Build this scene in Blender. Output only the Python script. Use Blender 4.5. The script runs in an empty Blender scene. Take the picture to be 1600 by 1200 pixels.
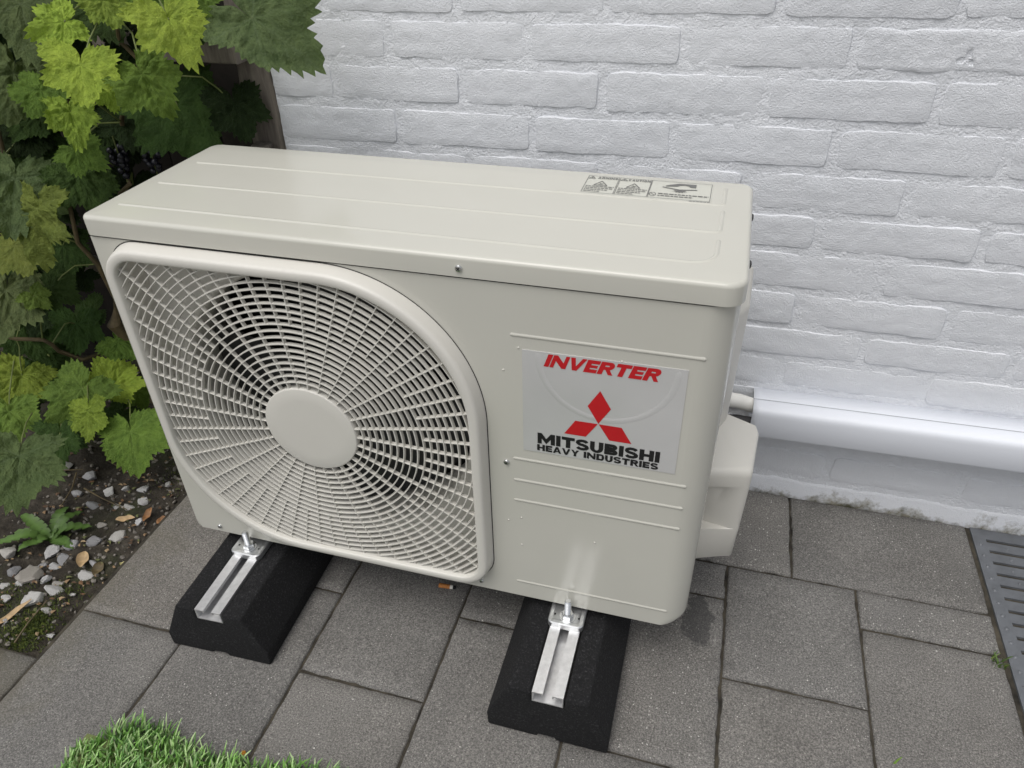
import bpy, bmesh, math, random
import numpy as np
from mathutils import Vector, Matrix, noise

random.seed(11); RNG = np.random.default_rng(11)
SC = bpy.context.scene
COL = SC.collection

# ------------------------------------------------------------------ camera
CAM_C = np.array([0.7422, -0.6763, 0.8772])
CAM_M = np.array([[0.9622, 0.2716, -0.0206], [0.1410, -0.5615, -0.8154], [-0.2330, 0.7817, -0.5785]])
FPX = 1159.14
cam = bpy.data.cameras.new('camera'); co = bpy.data.objects.new('camera', cam); COL.objects.link(co)
cam.sensor_width = 36.0; cam.lens = FPX / 1600 * 36.0; cam.clip_start = 0.01; cam.clip_end = 1000
r_, d_, f_ = CAM_M
co.matrix_world = Matrix(((r_[0], -d_[0], -f_[0], CAM_C[0]), (r_[1], -d_[1], -f_[1], CAM_C[1]),
                          (r_[2], -d_[2], -f_[2], CAM_C[2]), (0, 0, 0, 1)))
SC.camera = co
SC.render.resolution_x = 1024; SC.render.resolution_y = 768

# ------------------------------------------------------------------ sky, sun, exposure
SUN_EL, SUN_AZ = math.radians(66), math.radians(205)     # azimuth clockwise from +Y
world = bpy.data.worlds.new('World'); SC.world = world; world.use_nodes = True
nt = world.node_tree; bg = nt.nodes['Background']
sky = nt.nodes.new('ShaderNodeTexSky'); sky.sky_type = 'NISHITA'; sky.sun_disc = False
sky.sun_elevation = SUN_EL; sky.sun_rotation = SUN_AZ
sky.dust_density = 4.0; sky.air_density = 1.0; sky.ozone_density = 1.0
hs = nt.nodes.new('ShaderNodeHueSaturation'); hs.inputs['Saturation'].default_value = 0.22
nt.links.new(sky.outputs[0], hs.inputs['Color']); nt.links.new(hs.outputs[0], bg.inputs['Color'])
bg.inputs['Strength'].default_value = 0.13
sun = bpy.data.lights.new('sun', 'SUN'); sun.energy = 1.2; sun.angle = math.radians(45); sun.color = (1, .97, .92)
so = bpy.data.objects.new('sun', sun); COL.objects.link(so)
sdir = Vector((math.sin(SUN_AZ) * math.cos(SUN_EL), math.cos(SUN_AZ) * math.cos(SUN_EL), math.sin(SUN_EL)))
so.rotation_euler = sdir.to_track_quat('Z', 'Y').to_euler()
vs = SC.view_settings; vs.view_transform = 'Standard'; vs.look = 'None'; vs.gamma = 1; vs.exposure = 0.1
vs.use_curve_mapping = False
SC.cycles.max_bounces = 8; SC.cycles.use_denoising = True

# ------------------------------------------------------------------ dimensions (metres, origin at the unit's lower front left corner)
W, D, H, LT = 0.78, 0.28, 0.535, 0.024
ZG, YW = -0.115, 0.445

# ------------------------------------------------------------------ helpers
def ray(u, v):
    return CAM_M.T @ np.array([(u - 800) / FPX, (v - 600) / FPX, 1.0])
def at_y(u, v, y):
    d = ray(u, v); return CAM_C + d * (y - CAM_C[1]) / d[1]
def at_z(u, v, z):
    d = ray(u, v); return CAM_C + d * (z - CAM_C[2]) / d[2]

def link(o, parent=None):
    COL.objects.link(o)
    if parent is not None: o.parent = parent
    return o
def tag(o, label=None, cat=None, group=None, kind=None):
    if label: o['label'] = label
    if cat: o['category'] = cat
    if group: o['group'] = group
    if kind: o['kind'] = kind
    return o
def empty(name, loc=(0, 0, 0), rz=0):
    o = bpy.data.objects.new(name, None); o.location = loc; o.rotation_euler = (0, 0, rz); o.empty_display_size = .05
    return link(o)
def mesh(name, V, F, smooth=False, angle=None):
    me = bpy.data.meshes.new(name)
    me.from_pydata([tuple(map(float, v)) for v in V], [], [tuple(map(int, f)) for f in F]); me.update()
    if smooth:
        me.polygons.foreach_set('use_smooth', [True] * len(me.polygons))
        if angle is not None: me.set_sharp_from_angle(angle=math.radians(angle))
    return me
def obj(name, me, mat=None, parent=None, loc=None):
    o = bpy.data.objects.new(name, me)
    if mat is not None and not me.materials: me.materials.append(mat)
    if loc is not None: o.location = loc
    return link(o, parent)
def fixn(me):
    bm = bmesh.new(); bm.from_mesh(me); bmesh.ops.recalc_face_normals(bm, faces=bm.faces); bm.to_mesh(me); bm.free(); return me
def box(V, F, x0, x1, y0, y1, z0, z1):
    b = len(V)
    V += [(x0, y0, z0), (x1, y0, z0), (x1, y1, z0), (x0, y1, z0), (x0, y0, z1), (x1, y0, z1), (x1, y1, z1), (x0, y1, z1)]
    F += [(b, b+3, b+2, b+1), (b+4, b+5, b+6, b+7), (b, b+1, b+5, b+4), (b+1, b+2, b+6, b+5), (b+2, b+3, b+7, b+6), (b+3, b, b+4, b+7)]
def box_obj(name, dims, mat, parent=None, bevel=0.0, seg=2):
    V, F = [], []; box(V, F, *dims); me = mesh(name, V, F)
    if bevel: bevel_me(me, bevel, seg)
    return obj(name, me, mat, parent)
def bevel_me(me, w, seg=2, angle=25):
    bm = bmesh.new(); bm.from_mesh(me); bmesh.ops.recalc_face_normals(bm, faces=bm.faces)
    es = [e for e in bm.edges if len(e.link_faces) == 2 and e.calc_face_angle(0) > math.radians(angle)]
    bmesh.ops.bevel(bm, geom=es, offset=w, offset_type='OFFSET', segments=seg, profile=.5, affect='EDGES', clamp_overlap=True)
    bm.to_mesh(me); bm.free()
    me.polygons.foreach_set('use_smooth', [True] * len(me.polygons)); me.set_sharp_from_angle(angle=math.radians(40))
    return me
def tube_me(name, pts, rad, n=8, cap=True):
    pts = [Vector(p) for p in pts]; V, F = [], []
    rad = rad if hasattr(rad, '__len__') else [rad] * len(pts)
    up = Vector((.31, .17, .93)).normalized()
    for i, p in enumerate(pts):
        t = (pts[min(i+1, len(pts)-1)] - pts[max(i-1, 0)]).normalized()
        a = t.cross(up)
        if a.length < 1e-3: a = t.cross(Vector((1, 0, 0)))
        a.normalize(); b = t.cross(a)
        for k in range(n):
            q = 2 * math.pi * k / n; V.append(p + rad[i] * (math.cos(q) * a + math.sin(q) * b))
    for i in range(len(pts) - 1):
        for k in range(n):
            F.append((i*n+k, i*n+(k+1) % n, (i+1)*n+(k+1) % n, (i+1)*n+k))
    if cap: F += [tuple(range(n))[::-1], tuple((len(pts)-1)*n + k for k in range(n))]
    return mesh(name, V, F, True, 50)
def loft(loops, close=True, cap0=False, cap1=False):
    n = len(loops[0]); V = [p for l in loops for p in l]; F = []
    m = n if close else n - 1
    for i in range(len(loops) - 1):
        for k in range(m):
            F.append((i*n+k, i*n+(k+1) % n, (i+1)*n+(k+1) % n, (i+1)*n+k))
    if cap0: F.append(tuple(range(n))[::-1])
    if cap1: F.append(tuple((len(loops)-1)*n + k for k in range(n)))
    return V, F
def rrect(x0, x1, y0, y1, rad, n=8):
    """corner radii in the order front-left, front-right, back-right, back-left"""
    P = []
    for (cx, cy, a0, r) in ((x0, y0, 180, rad[0]), (x1, y0, 270, rad[1]), (x1, y1, 0, rad[2]), (x0, y1, 90, rad[3])):
        ox = cx + r if cx == x0 else cx - r; oy = cy + r if cy == y0 else cy - r
        for k in range(n + 1):
            a = math.radians(a0 + 90 * k / n); P.append((ox + r * math.cos(a), oy + r * math.sin(a)))
    return P
def fr(v, octv=4, h=.6, lac=2.1):
    return noise.fractal(Vector(v), h, lac, octv)

# ------------------------------------------------------------------ materials
class NT:
    def __init__(s, name):
        s.m = bpy.data.materials.new(name); s.m.use_nodes = True; s.t = s.m.node_tree
        s.b = s.t.nodes['Principled BSDF']; s.out = s.t.nodes['Material Output']
    def n(s, typ, **kw):
        nd = s.t.nodes.new(typ)
        for k, v in kw.items():
            if k in nd.inputs: nd.inputs[k].default_value = v
            else: setattr(nd, k, v)
        return nd
    def l(s, a, b): s.t.links.new(a, b)
    def coord(s, kind='Object'): return s.n('ShaderNodeTexCoord').outputs[kind]
    def noise(s, vec, scale, detail=4, rough=.6):
        nd = s.n('ShaderNodeTexNoise'); nd.inputs['Scale'].default_value = scale; nd.inputs['Detail'].default_value = detail
        nd.inputs['Roughness'].default_value = rough; s.l(vec, nd.inputs['Vector']); return nd.outputs['Fac']
    def ramp(s, fac, stops):
        nd = s.n('ShaderNodeValToRGB'); cr = nd.color_ramp
        while len(cr.elements) < len(stops): cr.elements.new(.5)
        for e, (p, c) in zip(cr.elements, stops):
            e.position = p; e.color = (*c, 1) if len(c) == 3 else c
        s.l(fac, nd.inputs['Fac']); return nd.outputs['Color']
    def mix(s, fac, a, b, mode='MIX'):
        nd = s.n('ShaderNodeMix', data_type='RGBA', blend_type=mode)
        for i, x in ((0, fac), (6, a), (7, b)):
            if isinstance(x, (int, float)): nd.inputs[i].default_value = x
            elif isinstance(x, tuple): nd.inputs[i].default_value = (*x, 1)
            else: s.l(x, nd.inputs[i])
        return nd.outputs[2]
    def math(s, op, a, b=0.0, c=None):
        nd = s.n('ShaderNodeMath', operation=op)
        for i, x in enumerate((a, b) if c is None else (a, b, c)):
            if isinstance(x, (int, float)): nd.inputs[i].default_value = x
            else: s.l(x, nd.inputs[i])
        return nd.outputs[0]
    def bump(s, h, strength=.3, dist=.002, prev=None):
        nd = s.n('ShaderNodeBump'); nd.inputs['Strength'].default_value = strength; nd.inputs['Distance'].default_value = dist
        s.l(h, nd.inputs['Height'])
        if prev is not None: s.l(prev, nd.inputs['Normal'])
        return nd.outputs['Normal']
    def set(s, **kw):
        for k, v in kw.items():
            i = s.b.inputs[k.replace('_', ' ')]
            if isinstance(v, (int, float)): i.default_value = v
            elif isinstance(v, tuple): i.default_value = (*v, 1) if len(v) == 3 else v
            else: s.l(v, i)
        return s.m

def plain(name, col, rough=.5, metal=0.0, var=.06, scale=30, bump=0.0, bscale=400, coat=0.0):
    s = NT(name); c = s.coord()
    nz = s.noise(c, scale, 4)
    lo = tuple(x * (1 - var) for x in col); hi = tuple(min(1, x * (1 + var)) for x in col)
    s.set(Base_Color=s.ramp(nz, [(.3, lo), (.7, hi)]), Roughness=rough, Metallic=metal)
    if coat: s.set(Coat_Weight=coat, Coat_Roughness=.08)
    if bump: s.set(Normal=s.bump(s.noise(c, bscale, 3), bump, .001))
    return s.m

def mat_paint():
    s = NT('beige_powder_paint'); c = s.coord()
    big = s.noise(c, 6, 3)
    col = s.ramp(big, [(.3, (.540, .532, .478)), (.7, (.552, .545, .490))])
    fine = s.noise(c, 700, 2)
    rg = s.ramp(s.noise(c, 3, 2), [(.3, (.15,)*3), (.75, (.20,)*3)])
    return s.set(Base_Color=col, Roughness=rg, Normal=s.bump(fine, .03, .0004), Specular_IOR_Level=.5)
def mat_plastic():
    s = NT('beige_moulded_plastic'); c = s.coord()
    col = s.ramp(s.noise(c, 8, 3), [(.3, (.625, .608, .560)), (.7, (.640, .624, .576))])
    return s.set(Base_Color=col, Roughness=.38, Normal=s.bump(s.noise(c, 1200, 2), .05, .0004))
def mat_wall():
    s = NT('white_masonry_paint'); c = s.coord('Object')
    geo = s.n('ShaderNodeNewGeometry'); pos = geo.outputs['Position']
    big = s.noise(pos, 5, 4)
    col = s.ramp(big, [(.3, (.755, .775, .815)), (.7, (.805, .824, .862))])
    # grime and algae near the paving and in a few spots
    sep = s.n('ShaderNodeSeparateXYZ'); s.l(pos, sep.inputs[0])
    hgt = s.math('MULTIPLY_ADD', sep.outputs['Z'], -24.0, -1.85)
    dirt = s.math('ADD', hgt, s.math('MULTIPLY_ADD', s.noise(pos, 26, 6, .7), 3.2, -1.85))
    dfac = s.ramp(dirt, [(.25, (0, 0, 0)), (.95, (1, 1, 1))])
    dcol = s.ramp(s.noise(pos, 60, 3), [(.35, (.09, .085, .05)), (.65, (.30, .28, .22))])
    col = s.mix(dfac, col, dcol)
    spots = s.ramp(s.noise(pos, 34, 2, .4), [(.80, (0, 0, 0)), (.84, (1, 1, 1))])
    col = s.mix(s.math('MULTIPLY', spots, .35), col, (.35, .34, .33))
    n1 = s.bump(s.noise(pos, 150, 4, .6), .45, .0022)
    n2 = s.bump(s.noise(pos, 480, 3, .7), 1.0, .0020, n1)
    return s.set(Base_Color=col, Roughness=.42, Normal=n2)
def mat_mortar():
    m = mat_wall(); m.name = 'white_painted_mortar'; t = m.node_tree
    for nd in t.nodes:
        if nd.type == 'BUMP': nd.inputs['Strength'].default_value = .8
        if nd.type == 'TEX_NOISE' and abs(nd.inputs['Scale'].default_value - 480) < 1: nd.inputs['Scale'].default_value = 300
    return m
def mat_paver():
    s = NT('grey_concrete_paver'); geo = s.n('ShaderNodeNewGeometry'); pos = geo.outputs['Position']
    oi = s.n('ShaderNodeObjectInfo')
    base = s.ramp(s.noise(pos, 9, 6, .65), [(.25, (.122, .116, .107)), (.5, (.156, .149, .141)), (.75, (.188, .181, .174))])
    warm = s.ramp(s.noise(pos, 2.3, 3), [(.45, (0, 0, 0)), (.7, (1, 1, 1))])
    base = s.mix(s.math('MULTIPLY', warm, .35), base, (.140, .120, .097))
    blot = s.ramp(s.noise(pos, 3.7, 6, .72), [(.33, (.70, .68, .66)), (.62, (1.30, 1.30, 1.29))])
    base = s.mix(1.0, base, blot, 'MULTIPLY')
    base = s.mix(.5, base, s.ramp(oi.outputs['Random'], [(0, (.116, .115, .113)), (.4, (.168, .166, .162)), (.7, (.150, .142, .132)), (1, (.200, .195, .187))]))
    g = s.noise(pos, 430, 4, .85)
    grain = s.ramp(g, [(.33, (.34, .33, .32)), (.5, (.95, .95, .95)), (.62, (1.75, 1.75, 1.70)), (.72, (3.0, 3.0, 2.9))])
    base = s.mix(1.0, base, grain, 'MULTIPLY')
    vo = s.n('ShaderNodeTexVoronoi'); vo.inputs['Scale'].default_value = 300; s.l(pos, vo.inputs['Vector'])
    sepc = s.n('ShaderNodeSeparateColor'); s.l(vo.outputs['Color'], sepc.inputs[0])
    pick = s.math('GREATER_THAN', sepc.outputs[0], .86)
    near = s.math('LESS_THAN', s.math('ADD', vo.outputs['Distance'], s.math('MULTIPLY', s.noise(pos, 900, 2), .35)), s.math('MULTIPLY_ADD', sepc.outputs[2], .30, .25))
    sp = s.math('MULTIPLY', pick, near)
    scol = s.ramp(sepc.outputs[1], [(.0, (.28, .27, .25)), (.7, (.42, .41, .38)), (1, (.75, .73, .69))])
    base = s.mix(s.math('MULTIPLY', sp, .85), base, scol)
    dk = s.math('MULTIPLY', s.math('LESS_THAN', sepc.outputs[0], .10), s.math('LESS_THAN', vo.outputs['Distance'], .35))
    base = s.mix(s.math('MULTIPLY', dk, .45), base, (.03, .028, .026))
    # damp spot beside the unit
    mp = s.n('ShaderNodeMapping'); mp.inputs['Location'].default_value = (-.805, -.115, 0)
    s.l(pos, mp.inputs['Vector'])
    mpp = s.n('ShaderNodeVectorMath', operation='MULTIPLY'); mpp.inputs[1].default_value = (1.5, .78, 0); s.l(mp.outputs[0], mpp.inputs[0])
    ln = s.n('ShaderNodeVectorMath', operation='LENGTH'); s.l(mpp.outputs[0], ln.inputs[0])
    dd = s.math('ADD', ln.outputs['Value'], s.math('MULTIPLY_ADD', s.noise(pos, 42, 3), .06, -.03))
    damp = s.ramp(dd, [(.034, (1, 1, 1)), (.038, (0, 0, 0))])
    base = s.mix(s.math('MULTIPLY', damp, .62), base, (.030, .030, .031))
    # green film along the soil side
    sep = s.n('ShaderNodeSeparateXYZ'); s.l(pos, sep.inputs[0])
    gr = s.math('ADD', s.math('MULTIPLY_ADD', sep.outputs['X'], -4.5, -.10), s.math('MULTIPLY_ADD', s.noise(pos, 16, 5), 1.4, -.85))
    base = s.mix(s.ramp(gr, [(0.15, (0, 0, 0)), (.9, (.7, .7, .7))]), base, (.105, .092, .058))
    hh = s.math('ADD', s.math('MULTIPLY', g, 1.0), s.math('MULTIPLY', sp, .35))
    nb = s.bump(hh, .75, .0016, s.bump(s.noise(pos, 70, 4), .25, .003))
    return s.set(Base_Color=base, Roughness=.82, Normal=nb)
def mat_rubber():
    s = NT('black_crumb_rubber'); c = s.coord()
    nz = s.noise(c, 330, 3, .8)
    col = s.ramp(nz, [(.3, (.007, .007, .008)), (.55, (.013, .013, .014)), (.64, (.034, .034, .036)), (.74, (.075, .075, .078))])
    return s.set(Base_Color=col, Roughness=.88, Specular_IOR_Level=.3, Normal=s.bump(nz, 1.0, .003, s.bump(s.noise(c, 60, 3), .3, .003)))
def mat_leaf():
    s = NT('vine_leaf'); oi = s.n('ShaderNodeObjectInfo'); c = s.coord()
    at = s.n('ShaderNodeAttribute'); at.attribute_name = 'vein'
    bl = s.noise(c, 3.2, 5, .7)
    base = oi.outputs['Color']
    dark = s.mix(1.0, base, (.62, .66, .60), 'MULTIPLY'); lite = s.mix(1.0, base, (1.22, 1.16, 1.1), 'MULTIPLY')
    col = s.mix(s.ramp(bl, [(.3, (0, 0, 0)), (.7, (1, 1, 1))]), dark, lite)
    mott = s.ramp(s.noise(c, 22, 4, .7), [(.3, (.78, .80, .72)), (.7, (1.14, 1.12, 1.12))])
    col = s.mix(.7, col, s.mix(1.0, col, mott, 'MULTIPLY'))
    vein = s.mix(1.0, base, (1.30, 1.22, 1.5), 'MULTIPLY')
    col = s.mix(s.math('MULTIPLY', at.outputs['Fac'], .45), col, vein)
    nb = s.bump(s.noise(c, 26, 4, .6), .5, .02)
    s.set(Base_Color=col, Roughness=.5, Normal=nb, Specular_IOR_Level=.18)
    tr = s.n('ShaderNodeBsdfTranslucent'); s.l(s.mix(1.0, col, (1.2, 1.3, .5), 'MULTIPLY'), tr.inputs['Color']); s.l(nb, tr.inputs['Normal'])
    ms = s.n('ShaderNodeMixShader'); ms.inputs[0].default_value = .28
    s.l(s.b.outputs[0], ms.inputs[1]); s.l(tr.outputs[0], ms.inputs[2]); s.l(ms.outputs[0], s.out.inputs['Surface'])
    return s.m
def mat_wood():
    s = NT('weathered_wood'); c = s.coord()
    mp = s.n('ShaderNodeMapping'); mp.inputs['Scale'].default_value = (14, 14, 1.1); s.l(c, mp.inputs['Vector'])
    g = s.noise(mp.outputs[0], 8, 6, .7)
    col = s.ramp(g, [(.25, (.075, .063, .053)), (.5, (.18, .156, .133)), (.75, (.29, .255, .215))])
    return s.set(Base_Color=col, Roughness=.85, Normal=s.bump(g, .6, .004))
def mat_soil():
    s = NT('dark_garden_soil'); geo = s.n('ShaderNodeNewGeometry'); pos = geo.outputs['Position']
    n = s.noise(pos, 45, 7, .75)
    col = s.ramp(n, [(.28, (.016, .013, .010)), (.5, (.050, .041, .030)), (.72, (.115, .098, .075))])
    mo = s.ramp(s.noise(pos, 9, 4), [(.52, (0, 0, 0)), (.66, (1, 1, 1))])
    col = s.mix(s.math('MULTIPLY', mo, .5), col, (.045, .062, .014))
    return s.set(Base_Color=col, Roughness=.95, Normal=s.bump(s.noise(pos, 260, 5, .8), 1.0, .006))
def mat_stone():
    s = NT('pale_garden_stone'); oi = s.n('ShaderNodeObjectInfo'); c = s.coord()
    b = s.ramp(oi.outputs['Random'], [(0, (.30, .30, .31)), (.3, (.54, .54, .56)), (.7, (.66, .65, .63)), (1, (.40, .37, .33))])
    col = s.mix(1.0, b, s.ramp(s.noise(c, 70, 5, .7), [(.3, (.55, .53, .50)), (.6, (1.1, 1.1, 1.1))]), 'MULTIPLY')
    return s.set(Base_Color=col, Roughness=.7, Normal=s.bump(s.noise(c, 120, 5), .7, .004))
def mat_vcol(name, rough=.5, trans=0.0):
    s = NT(name); a = s.n('ShaderNodeAttribute'); a.attribute_name = 'tint'
    s.set(Base_Color=a.outputs['Color'], Roughness=rough)
    if trans:
        tr = s.n('ShaderNodeBsdfTranslucent'); s.l(a.outputs['Color'], tr.inputs['Color'])
        ms = s.n('ShaderNodeMixShader'); ms.inputs[0].default_value = trans
        s.l(s.b.outputs[0], ms.inputs[1]); s.l(tr.outputs[0], ms.inputs[2]); s.l(ms.outputs[0], s.out.inputs['Surface'])
    return s.m
def mat_galv():
    s = NT('galvanised_steel'); c = s.coord()
    vo = s.n('ShaderNodeTexVoronoi'); vo.inputs['Scale'].default_value = 90; s.l(c, vo.inputs['Vector'])
    g = s.mix(.5, vo.outputs['Color'], s.noise(c, 60, 5))
    col = s.ramp(g, [(.2, (.48, .49, .50)), (.8, (.74, .75, .75))])
    return s.set(Base_Color=col, Metallic=.85, Roughness=s.ramp(s.noise(c, 80, 4), [(.3, (.28,)*3), (.7, (.48,)*3)]))
def mat_sticker():
    s = NT('silver_foil_sticker'); c = s.coord()
    n = s.noise(c, 240, 3)
    return s.set(Base_Color=s.ramp(s.noise(c, 10, 3), [(.3, (.565, .565, .56)), (.7, (.605, .605, .60))]), Metallic=.15, Roughness=.20,
                 Normal=s.bump(n, .10, .0006), Coat_Weight=.35, Coat_Roughness=.1)

M = dict(paint=mat_paint(), plastic=mat_plastic(), wall=mat_wall(), mortar=mat_mortar(), paver=mat_paver(), rubber=mat_rubber(),
         leaf=mat_leaf(), wood=mat_wood(), soil=mat_soil(), stone=mat_stone(), galv=mat_galv(), sticker=mat_sticker(),
         pvc=plain('white_pvc', (.72, .745, .80), .5, var=.02, scale=4),
         alu=plain('brushed_aluminium', (.72, .72, .73), .42, .75, .10, 120),
         steel=plain('bright_zinc', (.70, .71, .72), .25, .95, .08, 200),
         darksteel=plain('dark_screw', (.05, .05, .05), .4, .6),
         black=plain('black_print', (.012, .012, .013), .4), red=plain('red_print', (.52, .012, .018), .32),
         grey=plain('grey_print', (.15, .15, .145), .5), fan=plain('dark_fan_plastic', (.018, .019, .020), .45),
         inside=plain('shaded_inner_metal', (.30, .29, .25), .6), coil=plain('dark_coil', (.012, .012, .012), .7),
         stem=plain('vine_stem', (.10, .075, .035), .7, var=.4, scale=60), greenstem=plain('green_stem', (.12, .15, .04), .6, var=.3),
         grape=plain('dark_grape', (.008, .008, .016), .32, var=.5, scale=60, coat=.1), iron=plain('grey_cast_grate', (.130, .138, .150), .42, .1, .15, 40, .25, 300),
         hollow=plain('dark_channel', (.006, .006, .006), .9), bed=plain('joint_sand', (.042, .036, .026), .95, var=.75, scale=38, bump=.8, bscale=500),
         shadewood=plain('shade_toned_board', (.018, .014, .011), .9, var=.5, scale=20), dry=plain('dry_brown_leaf', (.24, .12, .05), .7, var=.45, scale=60),
         drypale=plain('pale_dry_leaf', (.40, .28, .15), .7, var=.35, scale=60), petal=plain('pale_yellow_petal', (.68, .62, .30), .6, var=.2, scale=90),
         turf=mat_vcol('turf_blade', .38, .18), weed=mat_vcol('weed_leaf', .5, .25), moss=mat_vcol('moss_tuft', .9),
         orange=plain('orange_filter_paper', (.48, .19, .05), .8, var=.25, scale=400), paper=plain('white_cigarette_paper', (.72, .70, .66), .8), ash=plain('burnt_ash', (.010, .010, .010), .95, var=.5, scale=500),
         jointgrey=plain('grey_joint', (.33, .34, .36), .6), pipe=plain('white_pipe_foam', (.78, .77, .73), .6, var=.05, scale=30), darkpipe=plain('dark_pipe_foam', (.035, .035, .037), .7),
         icon=plain('label_film', (.56, .56, .50), .2, var=.02))

# ================================================================== SETTING
# ---- ground far out, bedding under the pavers
V, F = [], []
def quad(x0, x1, y0, y1, z):
    b = len(V); V.extend([(x0, y0, z), (x1, y0, z), (x1, y1, z), (x0, y1, z)]); F.append((b, b+1, b+2, b+3))
quad(-60, 60, -60, 60, ZG - .06)
tag(obj('ground', mesh('ground', V, F), M['paver']), kind='structure')
V, F = [], []; quad(-.176, 2.6, -1.8, YW + .05, ZG - .0048); quad(-1.6, -.176, -1.8, -.215, ZG - .0048)
paving = tag(obj('paving', mesh('paving', V, F), M['bed']), kind='structure')

# ---- pavers, each its own slab with a worn arris
def paver_me(lx, ly, seed):
    nx, ny = max(10, int(lx / .009)), max(10, int(ly / .009))
    V, F = [], []; s3 = seed * 17.3
    xs = [-lx/2 + lx * i / nx for i in range(nx+1)]; ys = [-ly/2 + ly * j / ny for j in range(ny+1)]
    for j in range(ny+1):
        for i in range(nx+1):
            x, y = xs[i], ys[j]
            ex, ey = min(i, nx-i), min(j, ny-j)
            if ex == 1: x = math.copysign(lx/2 - .0032, x)
            if ey == 1: y = math.copysign(ly/2 - .0032, y)
            z = .0006 * fr((x*9+s3, y*9, 1.7), 3)
            if min(ex, ey) == 0:
                z -= .0036
                w = .0017 * fr((x*60+s3, y*60, 3.1), 4) + .0045 * max(0, fr((x*20+s3, y*20, 8.8), 3) - .12)
                if ex == 0: x -= math.copysign(abs(w), x)
                if ey == 0: y -= math.copysign(abs(w), y)
            elif min(ex, ey) == 1: z -= .0007 + .0010 * max(0, fr((x*36+s3, y*36, 5.5), 2))
            V.append((x, y, z))
    n1 = nx + 1
    for j in range(ny):
        for i in range(nx): F.append((j*n1+i, j*n1+i+1, (j+1)*n1+i+1, (j+1)*n1+i))
    ring = [i for i in range(nx)] + [j*n1+nx for j in range(ny)] + [ny*n1+i for i in range(nx, 0, -1)] + [j*n1 for j in range(ny, 0, -1)]
    b = len(V); V += [(V[i][0], V[i][1], -.04) for i in ring]; n = len(ring)
    for k in range(n): F.append((ring[k], b+k, b+(k+1) % n, ring[(k+1) % n]))
    return mesh('paver', V, F, True, 60)
FULL = [paver_me(.2014, .2974, k) for k in range(7)]
for m_ in FULL: m_.materials.append(M['paver'])
seed = 20
def put_paver(x0, x1, y0, y1):
    global seed
    lx, ly = x1 - x0 - .0026, y1 - y0 - .0022
    if lx < .02 or ly < .02: return
    if abs(lx - .2014) < .0045 and abs(ly - .2974) < .003: me = random.choice(FULL)
    else: seed += 1; me = paver_me(lx, ly, seed)
    o = obj('paver', me, M['paver'], paving, ((x0+x1)/2, (y0+y1)/2, ZG + random.uniform(-.0012, .0010)))
    if me in FULL: o.scale = (lx/.2014, ly/.2974, 1)
    o.rotation_euler = (random.uniform(-.004, .004), random.uniform(-.004, .004), random.uniform(-.004, .004) + (math.pi if random.random() < .5 else 0))
COLX = [-.979, -.777, -.575, -.373, -.171, .027, .232, .4345, .639, .8455, 1.0495, 1.2505]
JOFF = {-.979: .02, -.777: -.12, -.575: .02, -.373: -.13, -.171: -.121, .027: .018, .232: -.130, .4345: .024, .639: .168, .8455: .022, 1.0495: .165}
YB = .242
for a, b in zip(COLX[:-1], COLX[1:]):
    j = JOFF[a]
    while j > -1.5: j -= .3
    while j < YB:
        lo, hi = j, min(j + .3, YB)
        if a < -.18: hi = min(hi, -.215)
        put_paver(a, b, lo, hi); j += .3
bx = [-.171, .05, .35, .65, .950, 1.2505]
for a, b in zip(bx[:-1], bx[1:]): put_paver(a, b, YB, YW - .004)
for a in (1.4205, 1.6245, 1.8285):
    j = -1.4
    while j < YW - .01: put_paver(a, a + .204, j, min(j + .3, YW - .004)); j += .3

# ---- drain channel grate against the wall
grate = tag(empty('drain_grate', (1.256, 0, ZG)), 'grey slotted metal drain grate set in paving at the foot of the white wall', 'drain grate')
GX = .158
V, F = [], []; box(V, F, 0, GX, -1.3, YW - .006, -.10, -.03); obj('channel', mesh('channel', V, F), M['hollow'], grate)
sl0, pitch, slotw = YW - .030, .0258, .0070
yy = YW - .006; nslot = 0
bars = []
V0, F0 = [], []
y_hi = YW - .006
k = 0
while True:
    s_top = sl0 - k * pitch; s_bot = s_top - slotw
    bars.append((s_top, y_hi)); y_hi = s_bot
    k += 1
    if s_bot < -.75: break
for (lo, hi) in bars:
    V, F = [], []; box(V, F, .0215, GX - .0215, lo, hi, -.022, -.0008)
    me = mesh('bar', V, F); b = obj('bar', me, M['iron'], grate)
    if hi - lo < .02:
        for kx in range(2):
            cx = .052 + kx * .055 + random.uniform(-.004, .004); n = 10
            loops = [[(cx + r * math.cos(q*2*math.pi/n), (lo+hi)/2 + r * math.sin(q*2*math.pi/n), z) for q in range(n)] for r, z in ((.0030, -.0009), (.0022, .0005), (.0010, .0010))]
            Vv, Ff = loft(loops, True, False, True); obj('stud', mesh('stud', Vv, Ff, True), M['iron'], b)
for x0, x1 in ((.0005, .0215), (GX - .0215, GX)):
    V, F = [], []; box(V, F, x0, x1, -.76, YW - .006, -.024, -.0008); me = mesh('side_rail', V, F); sr = obj('side_rail', me, M['iron'], grate)
    for k in range(44):
        cy = YW - .045 - k * pitch; n = 10; cx = (x0 + x1) / 2
        loops = [[(cx + r * math.cos(q*2*math.pi/n), cy + r * math.sin(q*2*math.pi/n), z) for q in range(n)] for r, z in ((.0036, -.0009), (.0026, .0006), (.0012, .0012))]
        Vv, Ff = loft(loops, True, False, True); obj('stud', mesh('stud', Vv, Ff, True), M['iron'], sr)

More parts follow.
